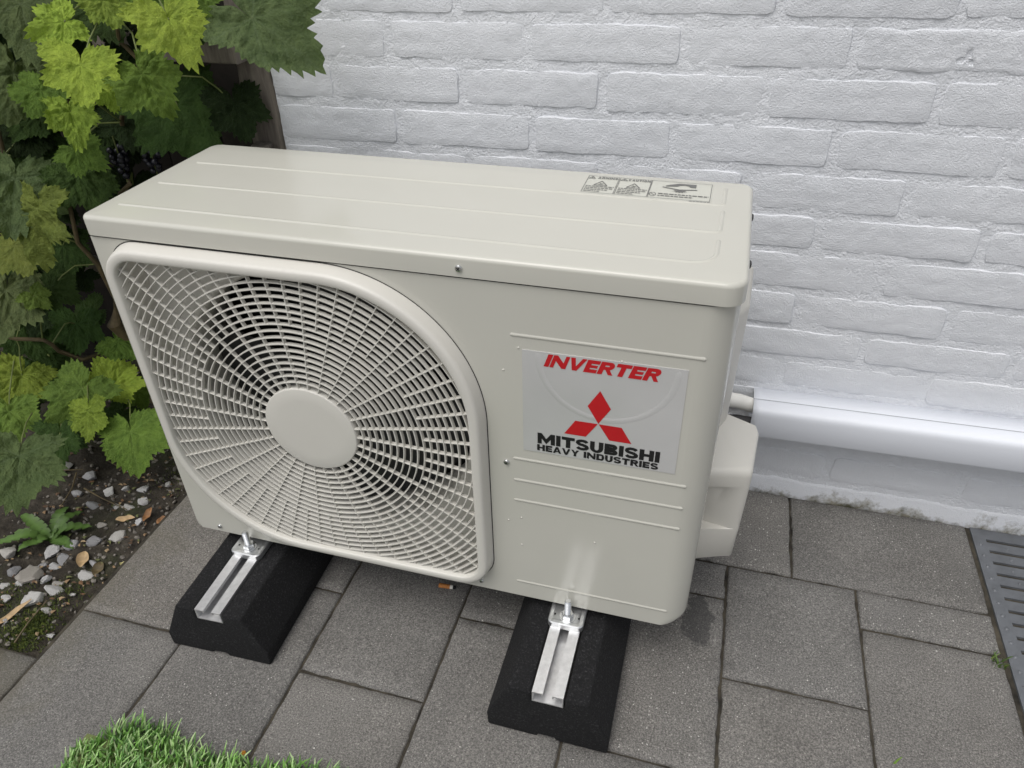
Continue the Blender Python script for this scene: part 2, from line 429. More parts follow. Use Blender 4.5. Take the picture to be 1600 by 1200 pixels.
# ---- white painted brick wall
wall = tag(empty('brick_wall', (.012, YW, ZG)), 'white painted brick wall with rough mortar joints behind the air conditioner', 'brick wall')
wall_off = Vector((.012, YW, ZG))
XL = .013
zrow = [.696, .632, .567, .4995, .4365, .376, .3085, .243, .184, .1215, .058, -.006, -.070]      # joint centres at x = 0.9
ROWS = [(zrow[i+1], zrow[i]) for i in range(len(zrow)-1)] + [(.696 + .0639*k, .696 + .0639*(k+1)) for k in range(8)]
def zslope(x, z): return z + .012 * (x - .9) * min(1, max(0, (z + .1) / .4))
CHIP = at_y(1510, 95, YW)
def brick_me(x0, x1, z0, z1, sd, fine=False):
    st = .0024 if fine else .0052
    nx, nz = int((x1-x0)/st), max(8, int((z1-z0)/(st if fine else .0045)))
    V, F = [], []; n1 = nx + 1
    tilt = random.uniform(-.0012, .0012); tz = random.uniform(-.02, .02); dep = random.uniform(-.0007, .0005)
    for j in range(nz+1):
        for i in range(nx+1):
            s, t = i / nx, j / nz
            x = x0 + (x1-x0) * s; z = z0 + (z1-z0) * t
            if i == 1: x = x0 + .0017
            elif i == nx-1: x = x1 - .0017
            if j == 1: z = z0 + .0015
            elif j == nz-1: z = z1 - .0015
            e = min((x-x0), (x1-x), (z-z0), (z1-z))
            # wobbling outline
            wz = .0026 * fr((x*24, sd*3.3, 1.0 if t > .5 else 7.0), 3); wx = .0030 * fr((z*30, sd*5.1, 2.0 if s > .5 else 9.0), 2)
            zz = z + wz * abs(2*t-1)**2; xx = x + wx * abs(2*s-1)**6
            # rounded ends
            cx = min(x-x0, x1-x); cz = min(z-z0, z1-z); rc = .011
            if cx < rc and cz < rc:
                dd = math.hypot(rc-cx, rc-cz)
                if dd > rc: k = rc/dd; xx += (1-k)*(rc-cx)*(1 if s < .5 else -1); zz += (1-k)*(rc-cz)*(1 if t < .5 else -1)
            y = dep + tilt * (2*s-1) + .0010 * fr((x*17, z*17, sd), 4) + .0006 * fr((x*75, z*75, sd+4), 3)
            if e < .0030: q = 1 - e/.0030; y += .0031 * q**1.6
            if fine:
                cxx, czz = x - CHIP[0], z - CHIP[2]; ang = math.atan2(czz, cxx); rr = math.hypot(cxx, czz)
                lim = .012 * (.55 + .45 * math.cos(3*(ang - 1.4)))
                if rr < lim: y += .0075 * (1 - rr/lim)**.6
            V.append((xx, y + YW, zslope(xx, zz)))
    for j in range(nz):
        for i in range(nx): F.append((j*n1+i, j*n1+i+1, (j+1)*n1+i+1, (j+1)*n1+i))
    ring = [i for i in range(nx)] + [j*n1+nx for j in range(nz)] + [nz*n1+i for i in range(nx, 0, -1)] + [j*n1 for j in range(nz, 0, -1)]
    b = len(V); V += [(V[i][0], YW + .02, V[i][2]) for i in ring]; n = len(ring)
    for k in range(n): F.append((ring[k], b+k, b+(k+1) % n, ring[(k+1) % n]))
    V = [Vector(v) - wall_off for v in V]
    return mesh('brick', V, F, True, 30)
sd = 0
for ri, (z0, z1) in enumerate(ROWS):
    k_from_top = ri - 0 if ri < 12 else ri - 11     # parity of the bond
    even = (ri % 2 == 1) if ri < 12 else ((ri - 12) % 2 == 0)
    j0 = .120 if even else .230
    js = [XL - .10] + [j0 - .22 + .22 * k + random.uniform(-.006, .006) for k in range(0, 11)]
    js = [XL] + [j for j in js if j > XL + .02]
    for a, b in zip(js[:-1], js[1:]):
        sd += 1
        g = random.uniform(.0042, .0068); gz = random.uniform(.0052, .0080)
        x0, x1 = a + (g if a > XL else 0), b - g
        if x1 - x0 < .02: continue
        fine = x0 < CHIP[0] < x1 and z0 < CHIP[2] < z1
        obj('brick', brick_me(x0, x1, z0 + gz, z1 - gz * .8, sd, fine), M['wall'], wall)
# mortar sheet
xs = np.arange(XL - .001, 2.32, .0045); zs = np.arange(-.135, 1.20, .0045)
V, F = [], []
for z in zs:
    for x in xs:
        y = YW + .0019 + .0011 * fr((x*70, z*70, 3.3), 4) + .0009 * fr((x*16, z*16, 9.1), 2)
        V.append((x - wall_off.x, y - wall_off.y, z - wall_off.z))
n1 = len(xs)
for j in range(len(zs)-1):
    for i in range(n1-1): F.append((j*n1+i, j*n1+i+1, (j+1)*n1+i+1, (j+1)*n1+i))
obj('mortar', mesh('mortar', V, F, True), M['mortar'], wall)
V, F = [], []; box(V, F, 0, 7, .022, .30, -.1, 3.2); box(V, F, 2.31, 7, .002, .022, -.1, 3.2); box(V, F, 0, 2.31, .002, .022, 1.312, 3.2)
obj('upper_wall', mesh('upper_wall', V, F), M['wall'], wall)
# cement skirting at the foot
xs = np.arange(XL, 2.3, .006); prof = [(.004, -.078), (.0010, -.080), (-.0006, -.086), (-.0018, -.093), (-.0030, -.101), (-.0042, -.109), (-.0046, -.130)]
V, F = [], []
for (py, pz) in prof:
    for x in xs:
        dz = .004 * fr((x*7, 1.1, 4.4), 3) * (1 if pz > -.1 else .3)
        V.append((x - .012, py + .0009 * fr((x*30, pz*60, 2.2), 4), pz + dz - ZG))
n1 = len(xs)
for j in range(len(prof)-1):
    for i in range(n1-1): F.append((j*n1+i, (j+1)*n1+i, (j+1)*n1+i+1, j*n1+i+1))
obj('skirting', mesh('skirting', V, F, True), M['wall'], wall)

# ---- soil bed
V, F = [], []
xs = np.linspace(-1.6, -.1735, 130); ys = np.linspace(-.214, .75, 100)
def soil_z(x, y):
    return ZG - .012 + .014 * fr((x*9, y*9, 1.3), 4) + .004 * fr((x*45, y*45, 6.3), 3) + .02 * min(1, max(0, (-.25 - x) / .4)) - .006 * (x > -.19)
for y in ys:
    for x in xs: V.append((x, y, soil_z(x, y)))
n1 = len(xs)
for j in range(len(ys)-1):
    for i in range(n1-1): F.append((j*n1+i, j*n1+i+1, (j+1)*n1+i+1, (j+1)*n1+i))
soil = tag(obj('soil_bed', mesh('soil_bed', V, F, True), M['soil']), kind='structure')
V, F = [], []; quad(-.1735, .5, .448, .75, ZG - .02); obj('soil_strip', mesh('soil_strip', V, F), M['soil'], soil)

def stone_me(sd, sub=3):
    bm = bmesh.new(); bmesh.ops.create_icosphere(bm, subdivisions=sub, radius=1)
    for v in bm.verts:
        n = v.co.normalized()
        cuts = 1.0
        for k in range(11):
            pn = Vector((fr((sd*3.1, k*7.7, .5), 1), fr((sd*5.3, k*3.3, 4.5), 1), fr((sd*2.2, k*9.1, 8.5), 1))).normalized()
            dd = n.dot(pn)
            if dd > .2: cuts = min(cuts, (.46 + .34 * abs(fr((sd*1.7, k*3.1, 1), 1))) / dd)
        v.co = n * (cuts + .05 * fr((n.x*3+sd, n.y*3, n.z*3), 3))
    me = bpy.data.meshes.new('stone'); bm.to_mesh(me); bm.free()
    me.materials.append(M['stone']); me.polygons.foreach_set('use_smooth', [True]*len(me.polygons)); me.set_sharp_from_angle(angle=math.radians(28)); return me
STONES = [stone_me(k) for k in range(9)]
def put_stone(u, v, wpx, rot=0, asp=.55, sub=.12):
    p = at_z(u, v, ZG - .004); dist = np.linalg.norm(p - CAM_C); s = wpx * dist / FPX / 2 * random.uniform(.86, 1.05)
    o = obj('stone', random.choice(STONES), None, soil, (p[0], p[1], max(soil_z(p[0], p[1]), ZG - .02) + s * sub))
    o.scale = (s, s * random.uniform(.75, 1.0), s * asp); o.rotation_euler = (random.uniform(-.3, .3), random.uniform(-.3, .3), math.radians(rot) + random.uniform(-.3, .3))
for a in [(148, 791, 28), (181, 789, 22), (200, 795, 20), (225, 764, 26), (225, 783, 22), (182, 832, 46), (149, 842, 30), (110, 849, 34), (78, 857, 36, 60), (50, 898, 42, 60),
          (127, 890, 30), (84, 880, 24), (72, 906, 22), (88, 908, 18), (86, 923, 38), (55, 937, 34), (15, 866, 34), (23, 888, 24, 70), (73, 953, 22), (60, 878, 20), (12, 938, 20),
          (97, 866, 30), (142, 872, 18), (140, 742, 28), (100, 735, 30), (170, 765, 26), (78, 990, 18), (5, 915, 16), (35, 850, 18), (220, 818, 18), (160, 820, 16), (262, 755, 20),
          (120, 770, 24), (195, 760, 18), (65, 755, 26), (90, 720, 26), (205, 735, 20), (14, 797, 20), (45, 765, 22), (33, 915, 14), (110, 925, 12), (28, 960, 12), (8, 970, 15), (130, 820, 18)]:
    put_stone(*a)
# small gravel, uncountable
bm = bmesh.new()
for k in range(900):
    x = -.178 - abs(random.gauss(0, .22)); y = random.uniform(-.205, .5)
    s = random.uniform(.0012, .0046)
    mt = Matrix.Translation((x, y, soil_z(x, y) + s*.3)) @ Matrix.Rotation(random.uniform(0, 6), 4, Vector((random.random(), random.random(), random.random()+.1)).normalized()) @ Matrix.Diagonal((s*1.3, s, s*.7, 1))
    bmesh.ops.create_icosphere(bm, subdivisions=1, radius=1, matrix=mt)
me = bpy.data.meshes.new('gravel'); bm.to_mesh(me); bm.free()
tag(obj('gravel', me, plain('small_gravel', (.16, .145, .125), .8, var=.8, scale=60)), 'fine pale grit scattered over the dark soil bed', 'gravel', kind='stuff')

# ---- fence behind the vine
fence = tag(empty('wooden_fence', (-.03, .47, ZG)), 'weathered grey wooden fence post and rail beside the white wall', 'fence')
def plank_me(name, x0, x1, y0, y1, z0, z1, axis='z', n=26, wob=.003, sd=1.0, lean=0.0):
    P = rrect(-1, 1, -1, 1, (.18,)*4, 2); loops = []
    for k in range(n+1):
        t = k / n; L = []
        for (a, b) in P:
            w = wob * fr((a*1.5 + sd, b*1.5, t*7), 3)
            if axis == 'z': L.append((x0 + (x1-x0)*(a+1)/2 + w + lean*(1-t), y0 + (y1-y0)*(b+1)/2 + w, z0 + (z1-z0)*t))
            else: L.append((x0 + (x1-x0)*t, y0 + (y1-y0)*(a+1)/2 + w, z0 + (z1-z0)*(b+1)/2 + w))
        loops.append(L)
    V, F = loft(loops, True, True, True); return fixn(mesh(name, V, F, True, 35))
obj('post', plank_me('post', -.024, .040, -.022, .045, 0, 1.15, 'z', 40, .006, 2.0), M['wood'], fence)
obj('rail', plank_me('rail', -.9, .012, -.065, -.024, .735, .772, 'x', 40, .0025, 5.0), M['wood'], fence)
obj('rail', plank_me('rail', -.9, .010, -.050, -.024, .30, .335, 'x', 40, .0025, 9.0), M['wood'], fence)
obj('block', plank_me('block', -.012, .018, -.050, -.023, .565, .60, 'z', 6, .002, 12.0), M['wood'], fence)
for k in range(11):
    x1 = -.02 - k * .125
    obj('board', plank_me('board', x1 - .121, x1, .050, .068, 0, 1.5, 'z', 20, .002, k*3.0), M['shadewood'], fence)  # boards fill the dark void behind the leaves; its shade is in their colour

# ================================================================== AIR CONDITIONER
ac = tag(empty('air_conditioner', (W/2, D/2, -.012)), 'beige outdoor air conditioner unit with round fan grille and red and black sticker', 'air conditioner')
AO = Vector((W/2, D/2, -.012))
def part(name, V, F, mat, parent=None, smooth=True, angle=35, fix=True, bev=0):
    V = [Vector(v) - AO for v in V]; me = mesh(name, V, F, smooth and not bev, angle)
    if fix: fixn(me)
    if bev: bevel_me(me, bev, 3)
    return obj(name, me, mat, parent if parent is not None else ac)
ZB = H - LT          # top of the body
RR = .034
# casing: left side, back, right side and rounded front right edge
def casing_loop(z):
    q = .016
    dx = 0.0 if z > q else q - math.sqrt(max(0, q*q - (q - z)**2))
    dxl = dx * .35
    P = [(.0045 + dxl, 0.0)]
    for k in range(1, 6):
        a = math.radians(270 - 90*k/5); P.append((.0045 + dxl + .0045*math.cos(a), .0045 + .0045*math.sin(a)))
    P += [(dxl, D*.5), (dxl, D)]
    P += [(W*.5, D), (W - dx, D), (W - dx, D*.5)]
    for k in range(0, 15):
        a = math.radians(0 - 90*k/14); P.append((W - RR + (RR - dx)*math.cos(a), RR + RR*math.sin(a)))
    return [(x, y, z) for x, y in P]
zl = [0, .0012, .004, .008, .012, .016, .05, ZB - .0035]
V, F = loft([casing_loop(z) for z in zl], close=False)
part('casing', V, F, M['paint'], angle=60)
# front panel with an opening for the fan
GC = (.2632, .2625); RH = .2115
def pol(th, off):
    h = .2405 - off; c, s = math.cos(th), math.sin(th); a, b = abs(c), abs(s)
    rc = .190 - off if c*s > 0 else max(.046 - off, .012)      # wide shoulders top right and bottom left, small corners elsewhere
    r = h / max(a, b); px, pz = r*a, r*b; o = h - rc
    if px > o and pz > o:
        dd = o*(a+b); q = dd*dd - (2*o*o - rc*rc); r = dd + math.sqrt(max(0, q))
    return r
NTH = 288
def outline(off, y): return [(GC[0] + pol(2*math.pi*k/NTH, off)*math.cos(2*math.pi*k/NTH), y, GC[1] + pol(2*math.pi*k/NTH, off)*math.sin(2*math.pi*k/NTH)) for k in range(NTH)]
bm = bmesh.new()
ov = [(.0045+.0056, 0), (W-RR, 0), (W-RR, ZB-.0035), (.0045, ZB-.0035), (.0045, .016), (.0062, .006)]
vs_ = [bm.verts.new((x, 0, z)) for x, z in ov]; es = [bm.edges.new((vs_[i], vs_[(i+1) % len(vs_)])) for i in range(len(vs_))]
n = NTH; cv = [bm.verts.new((x, 0, z)) for x, y, z in outline(.0155, 0)]
es += [bm.edges.new((cv[k], cv[(k+1) % n])) for k in range(n)]
bmesh.ops.triangle_fill(bm, edges=es, use_beauty=True, use_dissolve=False)
for v in bm.verts: v.co -= AO
for f in bm.faces:
    if f.normal.y > 0: f.normal_flip()
me = bpy.data.meshes.new('front_panel'); bm.to_mesh(me); bm.free()
front = obj('front_panel', me, M['paint'], ac)
# orifice ring and interior
loops = []
for (r, y) in ((RH+.006, .031), (RH, .0325), (RH-.004, .037), (RH-.006, .045), (RH-.006, .065), (RH, .11), (RH+.004, .13)):
    loops.append([(GC[0] + r*math.cos(2*math.pi*k/96), y, GC[1] + r*math.sin(2*math.pi*k/96)) for k in range(96)])
V, F = loft(loops); part('orifice', V, F, M['plastic'], fix=False)
V, F = loft([outline(.0155, 0.0), outline(.0158, .031), [(GC[0] + (RH+.0055)*math.cos(2*math.pi*k/NTH), .0315, GC[1] + (RH+.0055)*math.sin(2*math.pi*k/NTH)) for k in range(NTH)]]); part('recess_plate', V, F, M['plastic'], front, fix=False, angle=30)
V, F = [], []; box(V, F, .02, .50, .20, .25, .02, .50); part('coil', V, F, M['coil'], smooth=False)
# lid
lv = [(ZB - .001, .0000, 0), (ZB + .0, -.0016, 0), (ZB + .012, -.0016, 0)]
loops = []
def lid_loop(z, ins):
    P = rrect(-.0025 + ins, W + .0025 + ins*-1, -.0025 + ins, D + .002 - ins, (max(.012-ins, .003), max(.022-ins, .003), max(.018-ins, .003), max(.018-ins, .003)), 8)
    return [(x, y, z) for x, y in P]
loops = [lid_loop(ZB - .001, .004), lid_loop(ZB - .001, 0), lid_loop(H - .0055, 0)]
for k in range(1, 8):
    a = math.radians(90*k/7); loops.append(lid_loop(H - .0055 + .0055*math.sin(a), .0055*(1 - math.cos(a))))
loops.append(lid_loop(H, .030)); loops.append(lid_loop(H + .0002, .12))
V, F = loft(loops, True, False, True); lid = part('lid', V, F, M['paint'], angle=50)
V, F = loft([lid_loop(ZB - .0038, .0065), lid_loop(ZB - .0005, .0065)]); part('lid_gap_shade', V, F, M['hollow'], lid)  # black strip stands for the shade in the gap under the lid
# pressed ridges
def ridge_me(pts, w, h, nrm='z', taper0=True, taper1=True):
    """half round ridge along a polyline in the plane; returns V, F in unit coordinates"""
    pts = [Vector(p) for p in pts]
    if nrm == 'z': N = Vector((0, 0, 1))
    else: N = Vector((0, -1, 0))
    dense = []
    u0, u1 = (pts[1]-pts[0]).normalized(), (pts[-2]-pts[-1]).normalized()
    pts = [pts[0]] + [pts[0] + u0*q for q in (.0004, .0010, .0018, .0030)] + pts[1:-1] + [pts[-1] + u1*q for q in (.0030, .0018, .0010, .0004)] + [pts[-1]]
    for a, b in zip(pts[:-1], pts[1:]):
        m = 1 if (b-a).length < .004 else max(2, int((b-a).length/.012))
        dense += [a.lerp(b, k/m) for k in range(m)]
    dense.append(pts[-1])
    tot = len(dense); loops = []; cum = [0]
    for a, b in zip(dense[:-1], dense[1:]): cum.append(cum[-1] + (b-a).length)
    L = cum[-1]
    for i, p in enumerate(dense):
        t = (dense[min(i+1, tot-1)] - dense[max(i-1, 0)]).normalized(); s = N.cross(t)
        e = min(cum[i] if taper0 else 9, (L - cum[i]) if taper1 else 9); kf = math.sqrt(max(.02, min(1, (e + .0004) / (w*.5)))) if e < w*.5 else 1
        loops.append([p + s*(w/2*kf)*c + N*(h*kf*q - .0002) for c, q in ((-1.35, 0), (-1, .18), (-.6, .72), (0, 1), (.6, .72), (1, .18), (1.35, 0))])
    return loft(loops, False)
def arc(cx, cy, r, a0, a1, z, n=8):
    return [(cx + r*math.cos(math.radians(a0 + (a1-a0)*k/n)), cy + r*math.sin(math.radians(a0 + (a1-a0)*k/n)), z) for k in range(n+1)]
for pts in ([(.024, .1985, H), (.742, .2000, H)] + arc(.742, .207, .0065, -80, 0, H, 5) + [(.7492, .257, H)],
            [(.022, .1170, H), (.740, .1190, H)] + arc(.741, .1265, .0075, -85, 0, H, 5) + [(.7490, .183, H)],
            [(.022, .0400, H), (.720, .0390, H)] + arc(.722, .0650, .026, -88, 0, H, 9) + [(.7486, .099, H)]):
    V, F = ridge_me(pts, .0052, .0016); part('ridge', V, F, M['paint'], lid)
for z in (.4445, .2630, .2270, .1915, .0315):
    V, F = ridge_me([(.5395, 0, z), (.7535, 0, z)], .0046, .0013, 'y'); part('ridge', V, F, M['paint'], front)
# screws
def screw(x, y, z, r, axis, mat, parent):
    n = 20; A = Vector(axis); B = A.orthogonal().normalized(); Cc = A.cross(B); P0 = Vector((x, y, z)); loops = []
    for rr, hh in ((r, -.0005), (r, .0010), (r*.85, .0019), (r*.5, .0024), (r*.32, .0024)):
        loops.append([P0 + B*rr*math.cos(2*math.pi*k/n) + Cc*rr*math.sin(2*math.pi*k/n) + A*hh for k in range(n)])
    V, F = loft(loops, True, False, True); s = part('screw', V, F, mat, parent)
    V, F = [], []
    for (bb, cc) in ((B, Cc), (Cc, B)):
        b = len(V); a1 = bb*r*.55; a2 = cc*r*.13; top = P0 + A*.00255
        V += [top + a1 + a2, top + a1 - a2, top - a1 - a2, top - a1 + a2]; F.append((b, b+1, b+2, b+3))
        P0 = P0 + A*.00005
    part('slot', V, F, M['darksteel'], s, False)
screw(.485, -.0027, .5205, .0042, (0, -1, 0), M['steel'], lid)
screw(.531, -.0005, .2545, .0040, (0, -1, 0), M['steel'], front)
screw(.0455, -.0005, .0115, .0036, (0, -1, 0), M['steel'], front)
screw(.4865, -.0005, .0145, .0036, (0, -1, 0), M['steel'], front)
screw(W + .0025, .072, H - .012, .0046, (1, 0, 0), M['darksteel'], lid)
screw(W + .0025, .200, H - .012, .0046, (1, 0, 0), M['darksteel'], lid)
for (x, z) in ((.5305, .395), (.549, .428), (.549, .160), (.531, .151), (.549, .108), (.6485, .139), (.666, .428)):
    n = 10; loops = [[(x + r*math.cos(2*math.pi*k/n), y, z + r*math.sin(2*math.pi*k/n)) for k in range(n)] for r, y in ((.0016, .0), (.0012, -.0006), (.0005, -.0009))]
    V, F = loft(loops, True, False, True); part('pip', V, F, M['paint'], front)

# ---- fan grille: bezel, rings, spokes, hub
grille = None
prof = [(-.0035, -.0003), (-.0028, -.0030), (-.0004, -.0140), (.0004, -.0165), (.0018, -.0188), (.0040, -.0200), (.0080, -.0203), (.0118, -.0200), (.0136, -.0192), (.0142, -.0178), (.0148, -.004), (.0150, .0)]
V, F = loft([outline(o, y) for o, y in prof]); grille = part('fan_grille', V, F, M['plastic'], angle=60)
V, F = loft([outline(-.0046, -.0004), outline(-.0030, -.0004)]); part('bezel_gap_shade', V, F, M['hollow'], grille)  # black ring painted on as the shaded gap round the bezel
INN = .0142
RHUB = .0660; RC = (.2650, .2642); RP = .00942
def inside(x, z, m=0.0):
    dx, dz = x - GC[0], z - GC[1]; return math.hypot(dx, dz) + m < pol(math.atan2(dz, dx), INN)
NS = 576
def ring(r, parent):
    V, F = [], []; t = .00082; y0, y1 = -.0140, -.0082
    th = [2*math.pi*k/NS for k in range(NS)]; ins = [inside(RC[0] + r*math.cos(a), RC[1] + r*math.sin(a), -.0004) for a in th]
    if not any(ins): return
    st = 0
    if not all(ins):
        st = next(k for k in range(NS) if ins[k] and not ins[k-1])
    run = []
    def flush(run, closed):
        if len(run) < 3: return
        V, F = [], []; b = 0
        for a in run:
            c, s = math.cos(a), math.sin(a)
            for rr, yy in ((r-t*.7, y0), (r+t*.7, y0), (r+t, y0+.0012), (r+t*.95, y1), (r-t*.95, y1), (r-t, y0+.0012)):
                V.append((RC[0] + rr*c, yy, RC[1] + rr*s))
        m = len(run)
        for i in range(m if closed else m-1):
            j = (i+1) % m
            for q in range(6): F.append((b+i*6+q, b+i*6+(q+1) % 6, b+j*6+(q+1) % 6, b+j*6+q))
        part('guard_ring', V, F, M['plastic'], parent, angle=50)
    if all(ins): flush(th, True)
    else:
        for k in range(NS+1):
            i = (st + k) % NS
            if ins[i] and k < NS: run.append(th[i])
            else: flush(run, False); run = []
k = 1
while RHUB + RP*k < .315:
    ring(RHUB + RP*k, grille); k += 1
for k in range(60):
    a = math.radians(6*k + 10.9); r0 = RHUB - .002 if k % 2 == 0 else RHUB + RP*10; r1 = r0
    while inside(RC[0] + r1*math.cos(a), RC[1] + r1*math.sin(a), -.0006): r1 += .0005
    c, s = math.cos(a), math.sin(a); t = .00075; V = []; y0, y1 = -.0136, -.0080
    for rr in (r0, r1):
        for tt, yy in ((-t*.75, y0), (t*.75, y0), (t, y0+.001), (t, y1), (-t, y1), (-t, y0+.001)):
            V.append((RC[0] + rr*c - tt*s, yy, RC[1] + rr*s + tt*c))
    F = [tuple(range(6)), tuple(range(11, 5, -1))] + [(q, (q+1) % 6, 6+(q+1) % 6, 6+q) for q in range(6)]
    part('spoke', V, F, M['plastic'], grille, smooth=False)
loops = [[(RC[0] + r*math.cos(2*math.pi*k/96), y, RC[1] + r*math.sin(2*math.pi*k/96)) for k in range(96)] for r, y in ((RHUB, -.004), (RHUB, -.0142), (RHUB-.0005, -.0147), (RHUB-.0015, -.0150), (RHUB-.02, -.0153))]
V, F = loft(loops, True, False, True); part('hub_cap', V, F, M['plastic'], grille, angle=60)
# fan behind the grille
loops = [[(GC[0] + r*math.cos(2*math.pi*k/40), y, GC[1] + r*math.sin(2*math.pi*k/40)) for k in range(40)] for r, y in ((.055, .15), (.055, .075), (.050, .065), (.02, .063))]
V, F = loft(loops, True, False, True); fan = part('fan', V, F, M['fan'])
for kb in range(3):
    V, F = [], []; nr, na = 10, 14
    for i in range(nr+1):
        r = .05 + .15*i/nr
        for j in range(na+1):
            t = j/na; a = math.radians(120*kb + 20 + 92*t + 12*i/nr); V.append((GC[0] + r*math.cos(a), .072 + .055*t + .01*math.sin(t*3.1), GC[1] + r*math.sin(a)))
    for i in range(nr):
        for j in range(na): F.append((i*(na+1)+j, i*(na+1)+j+1, (i+1)*(na+1)+j+1, (i+1)*(na+1)+j))
    part('blade', V, F, M['fan'], fan)

# ---- sticker with lettering
def sheet(name, pts, y, mat, parent):        # polygon on the front plane
    return part(name, [(x, y, z) for x, z in pts], [tuple(range(len(pts)))], mat, parent, False, fix=False)
STK = [(.5535, .4270), (.7375, .4285), (.7380, .2810), (.5535, .2800)]
V = [(x, y, z) for y in (0.0, -.0007) for x, z in STK]
F = [(4, 7, 6, 5), (0, 1, 5, 4), (1, 2, 6, 5), (2, 3, 7, 6), (3, 0, 4, 7)]
sticker = part('sticker', V, F, M['sticker'], front, False)
# raised arc on the foil, added to stand for a bright reflection
pts = []
for k in range(41):
    a = math.radians(178 + 184*k/40); pts.append((.650 + .078*math.cos(a), -.0006, .4235 + .079*math.sin(a)))
V, F = ridge_me(pts, .0100, .00060, 'y'); part('reflection_arc', V, F, M['sticker'], sticker)
def glyph(ch):
    """block capitals, height 1: returns width and a list of polygons / strips (outer, inner)"""
    tv, th = .345, .28; R = lambda x0, z0, x1, z1: [(x0, z0), (x1, z0), (x1, z1), (x0, z1)]
    def bowl(w, zt, zb, x0=tv):
        rx = min(.36, w - x0 - .02); rz = (zt - zb)/2; zc = (zt + zb)/2; o, i = [(x0, zt)], [(x0, zt - th*.92)]
        for k in range(13):
            a = math.radians(90 - 15*k); o.append((w - rx + rx*math.cos(a), zc + rz*math.sin(a))); i.append((w - rx + max(.02, rx - tv)*math.cos(a), zc + max(.01, rz - th*.92)*math.sin(a)))
        o.append((x0, zb)); i.append((x0, zb + th*.92)); return (o, i)
    mir = lambda P, w: [(w - x, z) for x, z in P][::-1]
    if ch == 'I': return tv, [R(0, 0, tv, 1)]
    if ch == 'T': return 1.0, [R(0, 1-th, 1, 1), R(.5-tv/2, 0, .5+tv/2, 1-th)]
    if ch == 'H': return 1.06, [R(0, 0, tv, 1), R(1.06-tv, 0, 1.06, 1), R(tv, .38, 1.06-tv, .62)]
    if ch == 'E': return .88, [R(0, 0, tv, 1), R(tv, 1-th, .88, 1), R(tv, .39, .82, .61), R(tv, 0, .88, th)]
    if ch == 'M': return 1.36, [R(0, 0, .33, 1), R(1.03, 0, 1.36, 1), [(.33, .50), (.68, .02), (.68, .50), (.33, 1)], [(.68, .02), (1.03, .50), (1.03, 1), (.68, .50)]]
    if ch == 'N': return 1.12, [R(0, 0, .27, 1), R(.85, 0, 1.12, 1), [(.27, .56), (.85, 0), (.85, .44), (.27, 1)]]
    if ch == 'V': P = [(0, 1), (.40, 0), (.56, 0), (.56, .34), (.31, 1)]; return 1.12, [P, mir(P, 1.12)]
    if ch == 'A': P = [(0, 0), (.31, 0), (.56, .66), (.56, 1), (.40, 1)]; return 1.12, [P, mir(P, 1.12), [(.31+.25*.17/.66, .17), (.81-.25*.17/.66, .17), (.81-.25*.36/.66, .36), (.31+.25*.36/.66, .36)]]
    if ch == 'Y': P = [(0, 1), (.395, .38), (.53, .38), (.53, .64), (.32, 1)]; return 1.06, [P, mir(P, 1.06), R(.53-tv/2, 0, .53+tv/2, .38)]
    if ch == 'D': return 1.04, [R(0, 0, tv, 1), bowl(1.04, 1, 0)]
    if ch == 'B': return 1.0, [R(0, 0, tv, 1), bowl(.96, 1, .47), bowl(1.0, .53-.0, 0)]
    if ch == 'R': return 1.02, [R(0, 0, tv, 1), bowl(.97, 1, .38), [(.46, .38), (.78, 0), (1.08, 0), (.76, .40)]]
    if ch == 'U':
        o, i = [(0, 1)], [(tv, 1)]
        for k in range(13):
            a = math.radians(180 + 15*k); o.append((.5 + .5*math.cos(a), .40 + .42*math.sin(a))); i.append((.5 + (.5-tv)*math.cos(a), .40 + .19*math.sin(a)))
        o.append((1, 1)); i.append((1-tv, 1)); return 1.0, [(o, i)]
    if ch == 'G': 
        w_, P_ = glyph('C'); return 1.04, P_ + [R(.55, .36, 1.02, .56)]
    if ch in 'CO':
        o, i = [], []
        for k in range(19 if ch == 'C' else 25):
            a = math.radians((45 if ch == 'C' else 0) + 15*k); o.append((.52 + .52*math.cos(a), .5 + .5*math.sin(a))); i.append((.52 + (.52-tv)*math.cos(a), .5 + (.5-th)*math.sin(a)))
        return 1.04, [(o, i)]
    if ch == 'S':
        c = []
        for k in range(13): a = math.radians(15 + 255*k/12); c.append((.5 + .36*math.cos(a), .70 + .185*math.sin(a)))
        for k in range(1, 13): a = math.radians(90 - 255*k/12); c.append((.5 + .37*math.cos(a), .30 + .185*math.sin(a)))
        o, i = [], []
        for k, p in enumerate(c):
            q0, q1 = c[max(0, k-1)], c[min(len(c)-1, k+1)]; d = Vector((q1[0]-q0[0], q1[1]-q0[1])).normalized(); hw = .118 + .025*abs(d.y)
            o.append((p[0] - d.y*hw, p[1] + d.x*hw)); i.append((p[0] + d.y*hw, p[1] - d.x*hw))
        return 1.0, [(o, i)]
    return .42, []
def text_polys(s, x0, x1, z0, z1, gap, shear=0.0):
    X = 0; polys = []
    for ch in s:
        w, P = glyph(ch)
        for g in P:
            if isinstance(g, tuple):
                o, i = g; polys.append([[(X + a, b) for a, b in q] for q in zip_quads(o, i)])
            else: polys.append([[(X + a, b) for a, b in g]])
        X += w + gap
    X -= gap; k = (x1 - x0)/(X + shear)
    return [[[(x0 + (a + shear*b)*k, z0 + b*(z1 - z0)) for a, b in q] for q in grp] for grp in polys]
def zip_quads(o, i): return [[o[k], o[k+1], i[k+1], i[k]] for k in range(len(o)-1)]
